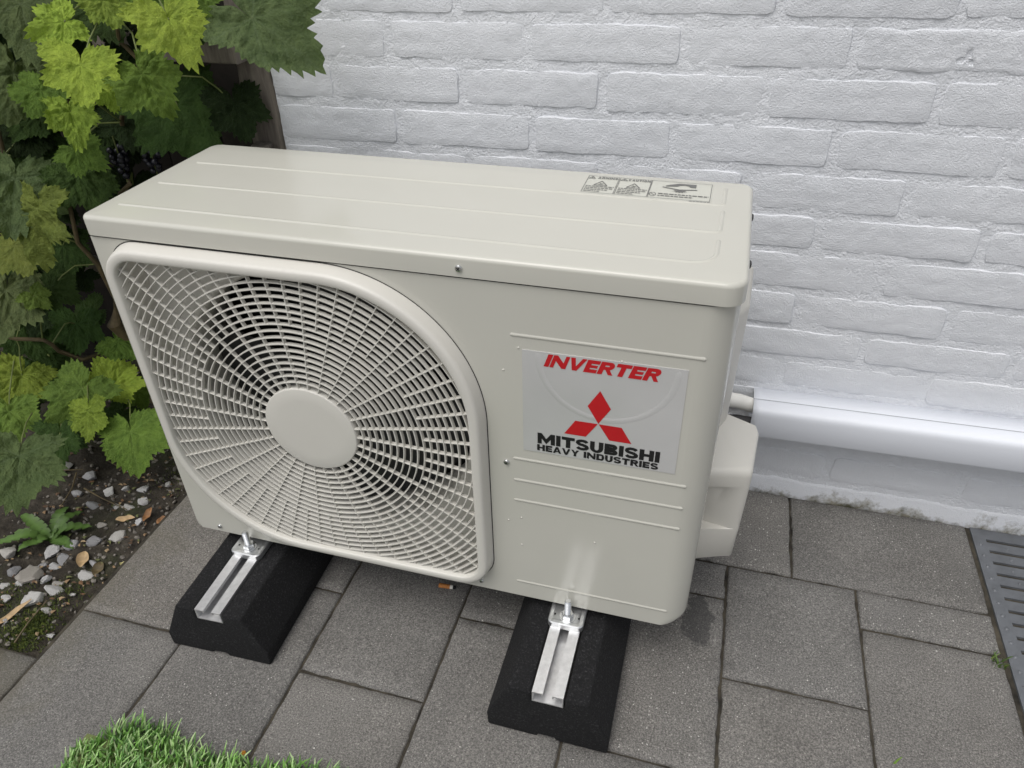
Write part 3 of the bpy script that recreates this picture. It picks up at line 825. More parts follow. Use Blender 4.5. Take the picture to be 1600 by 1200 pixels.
def lettering(s, x0, x1, z0, z1, y, mat, parent, gap=.10, shear=0.0, flat=False):
    V, F = [], []
    for n_, grp in enumerate(text_polys(s, x0, x1, z0, z1, gap, shear)):
        yy = (n_ % 4)*.00002
        for q in grp:
            b = len(V); V += [((a, b_, y + yy) if flat else (a, y - yy, b_)) for a, b_ in q]; F.append(tuple(range(b, b+len(q))))
    return part('lettering', V, F, mat, parent, False, fix=False)
lettering('INVERTER', .5785, .7115, .4085, .4255, -.00105, M['red'], sticker, .06, .35)
lettering('MITSUBISHI', .5715, .7185, .2945, .3110, -.00105, M['black'], sticker, .085)
lettering('HEAVY INDUSTRIES', .5710, .7180, .2832, .2930, -.00105, M['black'], sticker, .10)
c0 = (.6443, .3385)
for pts in ([(c0[0], c0[1]), (c0[0]+.0135, c0[1]+.0235), (c0[0], c0[1]+.047), (c0[0]-.0135, c0[1]+.0235)],
            [(c0[0]-.0006, c0[1]-.0006), (c0[0]-.0140, c0[1]-.0222), (c0[0]-.0400, c0[1]-.0222), (c0[0]-.0272, c0[1]-.0006)],
            [(c0[0]+.0006, c0[1]-.0006), (c0[0]+.0272, c0[1]-.0006), (c0[0]+.0400, c0[1]-.0222), (c0[0]+.0140, c0[1]-.0222)]):
    sheet('diamond', pts, -.00105, M['red'], sticker)

# ---- warning label on the lid (x, y on the lid's top)
LZ = H + .0009
V, F = [], []; box(V, F, .5735, .7335, .2000, .2650, H - .0002, H + .0004); wl = part('warning_label', V, F, M['icon'], lid, False)
def top(name, pts, mat, par=None): return part(name, [(x, y, LZ) for x, y in pts], [tuple(range(len(pts)))], mat, par or wl, False, fix=False)
def tline(x0, y0, x1, y1, w=.0007):
    d = Vector((x1-x0, y1-y0)).normalized(); nn = Vector((-d.y, d.x))*w/2
    return [(x0-nn.x, y0-nn.y), (x1-nn.x, y1-nn.y), (x1+nn.x, y1+nn.y), (x0+nn.x, y0+nn.y)]
def multi(name, polys, mat):
    V, F = [], []
    for P in polys: b = len(V); V += [(x, y, LZ) for x, y in P]; F.append(tuple(range(b, b+len(P))))
    return part(name, V, F, mat, wl, False, fix=False)
def frame(x0, x1, y0, y1): return [tline(x0, y0, x1, y0), tline(x1, y0, x1, y1), tline(x1, y1, x0, y1), tline(x0, y1, x0, y0)]
multi('panel_border', frame(.5750, .6150, .2060, .2640) + frame(.6165, .6565, .2060, .2640) + frame(.6575, .7320, .2060, .2640), M['grey'])
def tri(cx, cy, w, h, t=.0011):
    return [tline(cx-w/2, cy, cx+w/2, cy, t), tline(cx+w/2, cy, cx, cy+h, t), tline(cx, cy+h, cx-w/2, cy, t)]
for xo in (.575, .6165):
    multi('triangle_mark', tri(xo + .0055, .2545, .0085, .0075, .0010) + [tline(xo+.0055, .2555, xo+.0055, .2600, .0012)], M['grey'])
    multi('triangle_mark', tri(xo + .0200, .2320, .0170, .0150, .0013) + [tline(xo+.017, .2345, xo+.0235, .2385, .0012), tline(xo+.0185, .2400, xo+.022, .2345, .0010)], M['grey'])
def toplet(s, x0, x1, y0, y1, gap): lettering(s, x0, x1, y0, y1, LZ, M['grey'], wl, gap, 0.0, True)
toplet('WARNING', .5855, .6140, .2550, .2620, .22); toplet('CAUTION', .6275, .6555, .2550, .2620, .22)
polys = []
for xo in (.576, .6175):
    for q, yq in enumerate((.2275, .2220, .2165, .2110)):
        x = xo + .001; end = xo + (.037, .036, .030, .022)[q]
        while x < end:
            w = random.uniform(.0016, .0050); polys.append(tline(x, yq, min(x+w, end), yq, .0022)); x += w + .0009
for q, yq in enumerate((.2205, .2140)):
    x = .6690; end = (.7300, .7120)[q]
    while x < end:
        w = random.uniform(.0022, .0060); polys.append(tline(x, yq, min(x+w, end), yq, .0028)); x += w + .0011
x = .708
while x < .731: polys.append(tline(x, .2028, x+.0035, .2028, .0018)); x += .0042
multi('small_print', polys, M['grey'])
cir = [(.6625 + .0040*math.cos(2*math.pi*k/16), .2170 + .0055*math.sin(2*math.pi*k/16)) for k in range(17)]
multi('prohibition_mark', [tline(*a, *b, .0010) for a, b in zip(cir[:-1], cir[1:])] + [tline(.6600, .2205, .6650, .2135, .0010)], M['grey'])
multi('hand_symbol', [[(.6755, .2485), (.6810, .2530), (.6915, .2590), (.7130, .2590), (.7130, .2480), (.7060, .2480), (.7040, .2520), (.6990, .2540), (.6930, .2520), (.6900, .2480), (.6850, .2475), (.6760, .2465)],
                      [(.6720, .2450), (.6935, .2385), (.7150, .2420), (.7150, .2395), (.6935, .2355), (.6720, .2425)],
                      [(.6935, .2350), (.6860, .2345), (.6895, .2325), (.6845, .2305), (.6905, .2310), (.6890, .2275), (.6925, .2300), (.6940, .2265), (.6955, .2300), (.6990, .2275), (.6980, .2310), (.7040, .2300), (.6990, .2325), (.7030, .2345)]], M['grey'])

# ---- side: wiring cover and valve cover
def hexa(name, P, mat, bev, parent=None):
    F = [(0, 3, 2, 1), (4, 5, 6, 7), (0, 1, 5, 4), (1, 2, 6, 5), (2, 3, 7, 6), (3, 0, 4, 7)]
    return part(name, P, F, mat, parent, bev=bev)
sc_ = hexa('side_cover', [(W-.004, .150, .19), (.7965, .196, .19), (.7965, .262, .19), (W-.004, .262, .19), (W-.004, .150, .405), (.8000, .200, .405), (.8000, .262, .432), (W-.004, .262, .440)], M['plastic'], .004)
box_obj('dummy', (0, .001, 0, .001, 0, .001), M['plastic']) if False else None
# valve cover built from rows of cross sections so that the grip recess is real
def vc_row(z, yl, yr, xr, rec):
    # going from the casing at the front, round the outside, to the back
    P = [(W-.003, yl)]
    for k in range(1, 7):
        t = k/7; x = W-.003 + (xr - .010 - W + .003)*t; P.append((x, yl + (yr-yl)*t + rec*max(0, (1 - t*1.06))))
    P.append((xr - .009, yr + rec*0)); P += [(xr - .004, yr + .0015), (xr - .001, yr + .005), (xr, yr + .011), (xr + .006, .195), (xr + .003, .206), (W-.003, .209)]
    P[0] = (W-.003, yl + rec)
    return [(x, y, z) for x, y in P]
rows = [vc_row(.0290, .110, .128, .822, 0), vc_row(.0310, .104, .120, .829, 0), vc_row(.0380, .1005, .1155, .834, 0), vc_row(.094, .1000, .113, .836, 0), vc_row(.0965, .1008, .113, .836, 0), vc_row(.0975, .1005, .113, .836, .020),
        vc_row(.140, .100, .112, .837, .013), vc_row(.1745, .100, .1115, .838, .008), vc_row(.1775, .100, .1115, .838, .001), vc_row(.1795, .100, .1115, .838, 0), vc_row(.1960, .100, .111, .838, 0)]
def topz(P, dz0, ins):
    out = []
    for (x, y, z) in P:
        out.append((x - ins*.5*(x > .82), y + ins*(y < .16), dz0 + .024*max(0, (y-.10)/.11) * (1 - .7*max(0, x - W)/.06)))
    return out
lastr = rows[-1]
rows += [topz(lastr, .2010, .0010), topz(lastr, .2050, .0040), topz(lastr, .2075, .0085)]
V, F = loft(rows, False, False, False)
n_ = len(rows[0]); F.append(tuple((len(rows)-1)*n_ + k for k in range(n_))); F.append(tuple(range(n_))[::-1])
part('valve_cover', V, F, M['plastic'], angle=40)

# ---- mounting feet with bolts
for fx in (.1010, .6175):
    hw = .0255
    P = rrect(fx - hw, fx + hw, -.0285, .06, (.008, .008, .001, .001), 6)
    loops = [[(x, y, z) for x, y in P] for z in (-.0185,)] ; loops += [[(x, y, -.0095) for x, y in P]]
    P2 = rrect(fx - hw + .0015, fx + hw - .0015, -.027, .06, (.007, .007, .001, .001), 6); loops.append([(x, y, -.0080) for x, y in P2])
    P3 = rrect(fx - hw + .006, fx + hw - .006, -.0225, .06, (.004, .004, .001, .001), 6); loops.append([(x, y, -.0080) for x, y in P3]); loops.append([(x, y, -.0090) for x, y in rrect(fx - hw + .0075, fx + hw - .0075, -.021, .06, (.004, .004, .001, .001), 6)])
    V, F = loft(loops, True, True, True); foot = part('foot', V, F, M['galv'], angle=30)
    V, F = [], []
    for sx in (-1, 1):
        n = 12; b = len(V); V += [(fx + sx*.0175 + .0017*math.cos(2*math.pi*k/n), -.0125 + .0017*math.sin(2*math.pi*k/n), -.0086) for k in range(n)]; F.append(tuple(range(b, b+n)))
    part('hole', V, F, M['hollow'], foot, False)
    bx_, by_ = fx + .001, -.0130
    n = 24
    loops = [[(bx_ + r*math.cos(2*math.pi*k/n), by_ + r*math.sin(2*math.pi*k/n), z) for k in range(n)] for r, z in ((.0115, -.0088), (.0115, -.0072), (.007, -.0071))]
    V, F = loft(loops, True, False, True); part('washer', V, F, M['steel'], foot)
    loops = [[(bx_ + r*math.cos(2*math.pi*k/6), by_ + r*math.sin(2*math.pi*k/6), z) for k in range(6)] for r, z in ((.0085, -.0072), (.0090, -.0062), (.0090, -.0006), (.0080, .0006))]
    V, F = loft(loops, True, False, True); part('nut', V, F, M['steel'], foot, smooth=False)
    loops = []
    z = .0; i = 0
    while z < .0255: loops.append([(bx_ + (r := (.0050 if i % 2 else .0043))*math.cos(2*math.pi*k/14), by_ + r*math.sin(2*math.pi*k/14), z) for k in range(14)]); z += .0007; i += 1
    loops.append([(bx_ + .0036*math.cos(2*math.pi*k/14), by_ + .0036*math.sin(2*math.pi*k/14), z + .0006) for k in range(14)])
    V, F = loft(loops, True, False, True); part('bolt', V, F, M['steel'], foot, angle=60)

# ================================================================== RUBBER PADS
def make_pad(cx, rz, label):
    root = tag(empty('rubber_pad', (cx, -.138, ZG), rz), label, 'support pad', 'rubber pads under the air conditioner')
    hb, ht, hp = .0845, .0545, .095; zt = hp; sl = .0235
    prof = [(-hb, 0), (-.013, 0), (-.011, .0055), (.011, .0055), (.013, 0), (hb, 0), (hb+.001, .027), (ht, zt), (sl, zt), (sl, zt-.0190), (-sl, zt-.0190), (-sl, zt), (-ht, zt), (-hb-.001, .027)]
    L = .505; n = len(prof)
    ys = [(0, 1.0), (.0, 1.0)]
    V = [(x, 0 if z < .06 else .004, z) for x, z in prof] + [(x, L, z) for x, z in prof]
    F = [tuple(range(n)), tuple(range(2*n-1, n-1, -1))] + [(k, n+k, n+(k+1) % n, (k+1) % n) for k in range(n)]
    me = fixn(mesh('block', V, F)); bevel_me(me, .0035, 3, 20)
    obj('block', me, M['rubber'], root)
    # C shaped aluminium rail let into the top
    w, s, t, zb = .0212, .0066, .0018, zt - .0185
    pr = [(-w, zb), (w, zb), (w, zt+.0022), (s, zt+.0022), (s, zt-.0035), (s+t, zt-.0035), (s+t, zt+.0022-t), (w-t, zt+.0022-t), (w-t, zb+t), (-w+t, zb+t), (-w+t, zt+.0022-t), (-s-t, zt+.0022-t), (-s-t, zt-.0035), (-s, zt-.0035), (-s, zt+.0022), (-w, zt+.0022)]
    n = len(pr); y0, y1 = .0045, L - .004
    V = [(x, y0, z) for x, z in pr] + [(x, y1, z) for x, z in pr]
    F = [tuple(range(n)), tuple(range(2*n-1, n-1, -1))] + [(k, n+k, n+(k+1) % n, (k+1) % n) for k in range(n)]
    obj('rail', fixn(mesh('rail', V, F)), M['alu'], root)
    return root
make_pad(.1035, .030, 'black rubber mounting pad with metal rail under the fan side')
make_pad(.6180, .000, 'black rubber mounting pad with metal rail under the sticker side')

# ================================================================== TRUNKING AND PIPES
tk = tag(empty('pipe_trunking', (.852, YW, .06)), 'white plastic pipe trunking running along the wall at right', 'trunking')
prof = [(.445+.006, .1155), (.4130, .1155), (.4122, .1149), (.4115, .1151), (.4020, .1149), (.3940, .1142), (.3890, .1122), (.3858, .1088), (.3844, .1045), (.3838, .0990), (.3830, .0600), (.3850, .0565), (.445+.006, .0555)]
dxs = [.848, .86] + [1.0, 1.3, 1.7, 2.28]
V, F = loft([[(x - .852 + (.012 if False else 0), y - YW, z + .019*(x-.85) - .06) for y, z in prof] for x in dxs], False)
duct = obj('duct_cover', fixn(mesh('duct_cover', V, F, True, 32)), M['pvc'], tk)
sol = duct.modifiers.new('solid', 'SOLIDIFY'); sol.thickness = .0022; sol.offset = -1
V, F = loft([[(x - .852, y - YW, z + .019*(x-.85) - .06) for y, z in ((.4128, .1158), (.4117, .1156))] for x in (.847, 2.28)], False)
obj('lid_joint', mesh('lid_joint', V, F), M['jointgrey'], duct)
p1 = tag(obj('insulated_pipe', tube_me('insulated_pipe', [(.770, .385, .118), (.800, .402, .114), (.825, .412, .106), (.845, .4165, .0985), (.87, .418, .096), (1.0, .418, .098)], .0130, 20), M['pipe']), 'white foam insulated pipe entering the open end of the wall trunking', 'pipe')
p2 = tag(obj('dark_pipe', tube_me('dark_pipe', [(.770, .375, .082), (.80, .392, .076), (.825, .400, .073), (.85, .402, .071), (1.0, .403, .074)], .0105, 18), M['darkpipe']), 'thin dark insulated pipe below the white pipe at the trunking end', 'pipe')

# ================================================================== GRAPE VINE
def leaf_mesh(sd):
    rnd = random.Random(sd)
    lobes = [(0, 1.0), (54, .90), (-54, .90), (112, .80), (-112, .80)]
    lobes = [(a + rnd.uniform(-5, 5), l * rnd.uniform(.9, 1.08)) for a, l in lobes]
    NT_, NR = 168, 16
    def rad(deg):
        r = .50
        for a, l in lobes:
            dd = abs((deg - a + 180) % 360 - 180); wdt = 40
            r = max(r, l * (1 - .40 * min(1, dd/wdt)**1.25) if dd < wdt else 0)
        back = abs(abs(deg) - 180)
        if back < 34: r = min(r, .08 + .58*(back/34)**.7)
        return r
    V = [(0, 0, 0)]; vein = []
    segs = []
    for a, l in lobes:
        e = (math.sin(math.radians(a))*l, math.cos(math.radians(a))*l); segs.append(((0, 0), e, .022))
        for t in (.25, .42, .58, .74):
            for s in (-1, 1):
                aa = math.radians(a + s*42); b = (e[0]*t, e[1]*t); ln = .42*l*(1-t)+.08; segs.append((b, (b[0] + math.sin(aa)*ln, b[1] + math.cos(aa)*ln), .012))
    def vd(x, y):
        best = 0; dmin = 9
        for (a, b, w) in segs:
            dx, dy = b[0]-a[0], b[1]-a[1]; t = max(0, min(1, ((x-a[0])*dx + (y-a[1])*dy)/(dx*dx+dy*dy)))
            q = math.hypot(x-a[0]-t*dx, y-a[1]-t*dy); best = max(best, max(0, 1 - q/(w*(1-.5*t)))); dmin = min(dmin, q)
        return best, dmin
    pts = [(0., 0.)]
    for j in range(1, NR+1):
        t = (j/NR)**.9
        for i in range(NT_):
            deg = -180 + 360*i/NT_; R_ = rad(deg)
            R_ = R_ * (1 + .03*math.sin(math.radians(deg)*9 + sd))
            k = R_ * t
            if j == NR:
                ph = (i % 4)/4; tooth = (1 - abs(2*ph - 1)) ; k = R_ * (.935 + .105*tooth*(.35 + 1.15*abs(math.sin(i//4*2.7 + sd*1.3))))
            pts.append((math.sin(math.radians(deg))*k, math.cos(math.radians(deg))*k))
    fold, curl, sag = rnd.uniform(.05, .50), rnd.uniform(.10, .42), rnd.uniform(.0, .35)
    V = []
    for (x, y) in pts:
        vv, dm = vd(x, y); vein.append(vv)
        r2 = x*x + y*y
        z = .9*min(dm, .09)**.8*.26 + .030*fr((x*7+sd, y*7, sd*2.7), 3) + fold*abs(x)*.55 - curl*r2*.42 - sag*max(0, y)**2*.5 + .055*fr((x*2.6+sd, y*2.6, sd*1.7), 3) + .07*r2*math.sin(3*math.atan2(x, y) + sd*2.1) + .03*r2*math.sin(7*math.atan2(x, y) + sd)
        V.append((x, y, z))
    F = []
    for i in range(NT_): F.append((0, 1 + i, 1 + (i+1) % NT_))
    for j in range(NR-1):
        for i in range(NT_):
            a = 1 + j*NT_ + i; b = 1 + j*NT_ + (i+1) % NT_; F.append((a, a + NT_, b + NT_, b))
    # base cut: petiole sinus left open by the outline itself
    me = mesh('leaf', V, F, True)
    at = me.attributes.new('vein', 'FLOAT', 'POINT'); at.data.foreach_set('value', vein); me.materials.append(M['leaf'])
    return me
LEAVES = [leaf_mesh(k) for k in range(1, 10)]
vine = tag(empty('grape_vine', (-.30, .35, ZG)), 'leafy grape vine with dark grapes climbing the fence left of the unit', 'vine')
VO = Vector((-.30, .35, ZG))
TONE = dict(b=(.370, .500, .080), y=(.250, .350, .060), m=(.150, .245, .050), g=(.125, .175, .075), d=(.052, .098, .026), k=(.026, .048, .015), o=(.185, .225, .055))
CV = Vector(CAM_C); CR, CD, CF = Vector(r_), Vector(d_), Vector(f_)
ATT = []
def t_hit(d):
    tg = (ZG - CAM_C[2])/d[2] if d[2] < 0 else 9; tf = (.455 - CAM_C[1])/d[1]; return min(tg, tf)
def put_leaf(P, size, tipang, tone, yaw=0, pitch=0, var=None, jitter=.12):
    P = Vector(P); view = (CV - P).normalized()
    right = CR; down = CD
    t = math.radians(tipang); tip = (right*math.cos(t) + down*math.sin(t))
    n = (view*.8 + Vector((0, -.12, .55))).normalized()
    n = (Matrix.Rotation(math.radians(yaw), 3, Vector((0, 0, 1))) @ Matrix.Rotation(math.radians(pitch), 3, CR) @ n).normalized()
    tip = (tip - n*tip.dot(n)).normalized(); side = tip.cross(n).normalized()
    me = LEAVES[(var if var is not None else random.randrange(len(LEAVES))) % len(LEAVES)]
    o = obj('leaf', me, None, vine)
    mt = Matrix((( side.x, tip.x, n.x), (side.y, tip.y, n.y), (side.z, tip.z, n.z))).to_4x4()
    base = P - tip*size*.22
    o.matrix_local = Matrix.Translation(base - VO) @ mt @ Matrix.Diagonal((size*random.uniform(.86, 1.08), size, size*random.uniform(.7, 1.7), 1))
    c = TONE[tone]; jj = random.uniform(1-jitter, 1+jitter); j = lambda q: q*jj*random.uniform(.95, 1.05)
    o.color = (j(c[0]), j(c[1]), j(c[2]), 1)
    ATT.append((base, n, tip, size))
    return o
# u, v of the blade's middle, half length in pixels, tip angle (0 right, 90 down), tone, depth share, yaw, pitch, mesh
HERO = [(418, 42, 92, 28, 'g', .86, 0, 0, 1), (272, 46, 58, 62, 'b', .84, 10, 0, 2), (128, 118, 54, 85, 'b', .80, 0, 0, 3), (234, 132, 54, 55, 'm', .84, -10, 5, 4),
        (88, 38, 38, 150, 'b', .83, 15, 5, 5), (168, 12, 36, 60, 'y', .87, 0, 0, 6), (112, 184, 42, 78, 'y', .82, 20, -10, 7), (60, 150, 38, 110, 'm', .84, 25, 0, 8),
        (172, 152, 22, 70, 'b', .84, 0, 0, 0), (288, 185, 84, 62, 'd', .93, 0, 0, 2), (372, 178, 56, 70, 'k', .96, 0, 0, 3), (22, 300, 70, 95, 'g', .82, 25, 0, 4),
        (55, 345, 62, 100, 'o', .80, -45, 10, 5), (132, 290, 56, 55, 'd', .88, 15, 0, 6), (128, 240, 34, 30, 'm', .87, 0, 10, 7), (18, 130, 60, 100, 'g', .88, 20, 0, 8),
        (36, 26, 62, 80, 'g', .90, 10, 0, 0), (8, 470, 62, 95, 'g', .82, 20, 0, 1), (58, 466, 22, 40, 'm', .84, 0, 0, 2), (120, 518, 44, 85, 'd', .90, 0, 0, 3),
        (182, 594, 40, 300, 'b', .86, 10, 0, 4), (118, 620, 56, 120, 'm', .84, 0, 0, 5), (192, 540, 34, 40, 'm', .92, 0, 0, 6), (28, 598, 46, 110, 'y', .85, 10, 0, 7),
        (15, 655, 42, 80, 'm', .86, 0, 0, 8), (28, 730, 62, 95, 'g', .84, 15, 0, 0), (208, 688, 54, 75, 'm', .90, 0, 0, 1), (92, 690, 40, 90, 'd', .90, 0, 0, 2),
        (216, 618, 30, 60, 'm', .92, 0, 0, 3), (138, 655, 42, 85, 'y', .86, -50, 10, 6), (90, 455, 34, 20, 'd', .88, 0, 0, 4), (30, 395, 46, 60, 'o', .84, -30, 0, 6),
        (70, 575, 50, 30, 'd', .92, 0, 0, 5), (45, 520, 50, 60, 'd', .90, 10, 0, 7), (250, 5, 44, 20, 'm', .88, 0, 0, 8), (310, 10, 40, 40, 'm', .9, 0, 0, 3), (185, 655, 36, 120, 'd', .93, 0, 0, 8),
        (100, 395, 44, 80, 'd', .93, 0, 0, 1), (60, 240, 48, 50, 'd', .93, 0, 0, 3), (155, 205, 40, 80, 'd', .94, 0, 0, 2), (205, 300, 46, 100, 'k', .95, 0, 0, 5)]
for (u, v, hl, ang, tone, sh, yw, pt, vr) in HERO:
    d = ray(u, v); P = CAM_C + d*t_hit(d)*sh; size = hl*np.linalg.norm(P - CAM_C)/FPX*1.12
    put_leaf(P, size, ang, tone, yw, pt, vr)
cnt = 0; tries = 0
while cnt < 90 and tries < 3000:                       # deeper leaves, the thicket's shade put into their dark tones
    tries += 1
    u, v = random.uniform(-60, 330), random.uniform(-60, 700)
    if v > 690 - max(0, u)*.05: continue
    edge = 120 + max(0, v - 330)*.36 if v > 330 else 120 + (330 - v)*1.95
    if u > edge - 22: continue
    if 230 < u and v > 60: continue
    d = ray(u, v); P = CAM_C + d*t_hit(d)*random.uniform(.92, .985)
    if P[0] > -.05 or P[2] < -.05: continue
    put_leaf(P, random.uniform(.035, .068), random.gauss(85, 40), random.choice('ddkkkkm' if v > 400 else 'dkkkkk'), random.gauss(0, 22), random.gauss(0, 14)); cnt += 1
for k in range(26):                                    # unseen vine above, added to shade the leaves; next, vine left of the picture
    x, y, z = random.uniform(-.85, -.05), random.uniform(.30, .44), random.uniform(.80, 1.25)
    put_leaf((x, y, z), random.uniform(.04, .07), random.gauss(85, 40), random.choice('bmmdd'), random.gauss(0, 25), random.gauss(0, 20))
for k in range(40):
    x, y, z = random.uniform(-1.2, -.66), random.uniform(.18, .45), random.uniform(.05, .85)
    put_leaf((x, y, z), random.uniform(.04, .07), random.gauss(85, 40), random.choice('mddk'), random.gauss(0, 25), random.gauss(0, 20))
# canes and petioles
def vpath(name, pts, r, mat, n=7): obj(name, tube_me(name, [Vector(p) - VO for p in pts], r, n), mat, vine)
def wander(a, b, n=12, amp=.02, sd=0):
    a, b = Vector(a), Vector(b)
    return [a.lerp(b, k/n) + amp*Vector((fr((k*.5, sd, 0), 2), fr((k*.5, sd, 5), 2), fr((k*.5, sd, 9), 2)))*math.sin(math.pi*k/n)**.5 for k in range(n+1)]
trunk = wander((-.42, .40, ZG), (-.33, .41, 1.2), 18, .06, 3)
vpath('trunk', trunk, [.016 - .0005*k for k in range(19)], M['stem'], 10)
canes = [wander((-.36, .40, .25), (-.12, .36, .82), 14, .04, 5), wander((-.40, .40, .1), (-.55, .30, .75), 14, .05, 7), wander((-.38, .40, .15), (-.20, .30, .25), 10, .04, 9), wander((-.41, .39, -.02), (-.60, .24, .15), 10, .04, 11)]
for c in canes: vpath('cane', c, [.0055 - .0002*k for k in range(len(c))], M['stem'])
allp = [Vector(p) for c in canes + [trunk] for p in c]
for (base, n, tip, size) in ATT[:41]:
    tgt = min(allp, key=lambda q: (q - base).length)
    d = tgt - base
    if d.length > .13: tgt = base + d.normalized()*.11
    mid = (base + tgt)/2 + Vector((0, .01, .018))
    end = base - n*size*.02
    vpath('petiole', [end, end.lerp(mid, .5) + Vector((0, 0, .004)), mid, mid.lerp(tgt, .5), tgt], [.0011, .0013, .0013, .0014, .0016], M['greenstem'], 6)
# grape bunches
bmg = bmesh.new(); bmesh.ops.create_uvsphere(bmg, u_segments=12, v_segments=8, radius=1); GM = bpy.data.meshes.new('grape'); bmg.to_mesh(GM); bmg.free()
GM.polygons.foreach_set('use_smooth', [True]*len(GM.polygons)); GM.materials.append(M['grape'])
GM2 = GM.copy(); GM2.name = 'unripe_grape'; GM2.materials.clear(); GM2.materials.append(plain('unripe_grape', (.22, .27, .06), .35))
for (u, v, sh, rows_) in ((182, 232, .93, 6), (236, 240, .94, 4)):
    d = ray(u, v); P = Vector(CAM_C + d*t_hit(d)*sh)
    b = obj('grape_bunch', tube_me('grape_bunch', [Vector((0, .01, .05)), Vector((0, 0, .02)), Vector((0, 0, -.01*rows_))], [.0018, .0015, .0008], 6), M['greenstem'], vine)
    b.location = P - VO
    for q in range(rows_):
        m = max(1, int(4.4*(1 - q/rows_) + 1.2)) if q else 3; rr = .0115*(1 - q/rows_)**.7 + .001
        for w in range(m):
            a = w*2*math.pi/m + q*1.1 + random.uniform(-.3, .3); s = random.uniform(.0050, .0066)
            g = obj('grape', GM2 if random.random() < .05 else GM, None, b, (rr*math.cos(a), rr*math.sin(a), -q*.0098 + random.uniform(-.003, .003))); g.scale = (s, s, s*1.05)

# ================================================================== SMALL THINGS ON THE GROUND
# artificial turf corner
def blades(name, spots, hmin, hmax, wid, tints, mat, lean=.5, label=None, cat=None, wind=(0, 0)):
    V, F, T = [], [], []
    for (x, y, z) in spots:
        h = random.uniform(hmin, hmax); a = random.uniform(0, 2*math.pi); ln = random.uniform(.1, 1)*lean*h
        dx, dy = math.cos(a)*ln + wind[0]*h, math.sin(a)*ln + wind[1]*h
        wa = random.uniform(0, math.pi); wx, wy = math.cos(wa)*wid/2, math.sin(wa)*wid/2
        c = random.choice(tints); jj = random.uniform(.75, 1.25); b = len(V)
        for t, ww in ((0, 1), (.4, 1), (.75, .8), (1, .25)):
            px, py, pz = x + dx*t**1.7, y + dy*t**1.7, z + h*t*(1 - .18*t*lean)
            V += [(px - wx*ww, py - wy*ww, pz), (px + wx*ww, py + wy*ww, pz)]; T += [(c[0]*jj, c[1]*jj, c[2]*jj, 1)]*2
        for q in range(3): F.append((b+2*q, b+2*q+1, b+2*q+3, b+2*q+2))
    me = mesh(name, V, F, True); at = me.color_attributes.new('tint', 'FLOAT_COLOR', 'POINT'); at.data.foreach_set('color', np.array(T, dtype=np.float32).ravel())
    return tag(obj(name, me, mat), label, cat, kind='stuff')
spots = []
while len(spots) < 19000:
    x, y = random.uniform(-.004, .62), random.uniform(-.66, -.262)
    lim = -.277 + .010*math.sin(x*21) + .006*fr((x*25, 0, 1), 2) + (.0 if x > .05 else -(0.05 - x)*.9)
    lim += .012 * min(1, max(0, (x - .19)/.1))
    if y > lim: continue
    spots.append((x, y, ZG))
blades('artificial_turf', spots, .014, .025, .0030, [(.17, .36, .07), (.24, .45, .11), (.34, .54, .19), (.12, .27, .06), (.42, .58, .26), (.16, .31, .10), (.46, .60, .30)], M['turf'], .75, 'bright green artificial turf corner lying on the pavers', 'artificial turf', (.12, .30))
V, F = [], []; quad(-.004, .62, -.66, -.30, ZG + .0035); obj('turf_backing', mesh('turf_backing', V, F), M['greenstem'], bpy.data.objects['artificial_turf'])
# moss on the soil edge
spots = []
def patch(u, v, rx, ry, n):
    c = at_z(u, v, ZG)
    for _ in range(n):
        x, y = c[0] + random.gauss(0, rx), c[1] + random.gauss(0, ry)
        if x < -.174 and y > -.212: spots.append((x, y, max(soil_z(x, y), ZG - .02) - .001))
patch(38, 985, .022, .022, 2600); patch(60, 965, .015, .02, 900); patch(20, 930, .02, .02, 500); patch(100, 915, .02, .015, 350); patch(285, 740, .02, .03, 300)
blades('moss', spots, .003, .008, .0012, [(.075, .105, .018), (.13, .16, .025), (.045, .065, .014)], M['moss'], .8, 'low green moss on the soil beside the pavers', 'moss')
# joint weeds are tiny tufts
def tuft(name, P, n, hmin, hmax, wid, label, cat, lean=1.0):
    sp = [(P[0] + random.gauss(0, .006), P[1] + random.gauss(0, .005), ZG - .004) for _ in range(n)]
    o = blades(name, sp, hmin, hmax, wid, [(.09, .16, .03), (.14, .20, .04), (.06, .11, .02)], M['weed'], lean, label, cat); del o['kind']; return o
tuft('weed_tuft', at_z(1560, 1036, ZG), 26, .008, .020, .0022, 'small green weed tuft growing in the joint beside the drain grate', 'weed')
tuft('weed_tuft', at_z(1592, 790, ZG), 24, .006, .014, .0020, 'mossy weed tuft at the wall foot above the drain grate', 'weed')
gb = blades('grass_blade', [(at_z(1397, 1194, ZG)[0], at_z(1397, 1194, ZG)[1], ZG + .001)], .016, .017, .004, [(.20, .34, .06)], M['weed'], .7, 'single bright green blade of grass lying on a paver', 'grass blade'); del gb['kind']
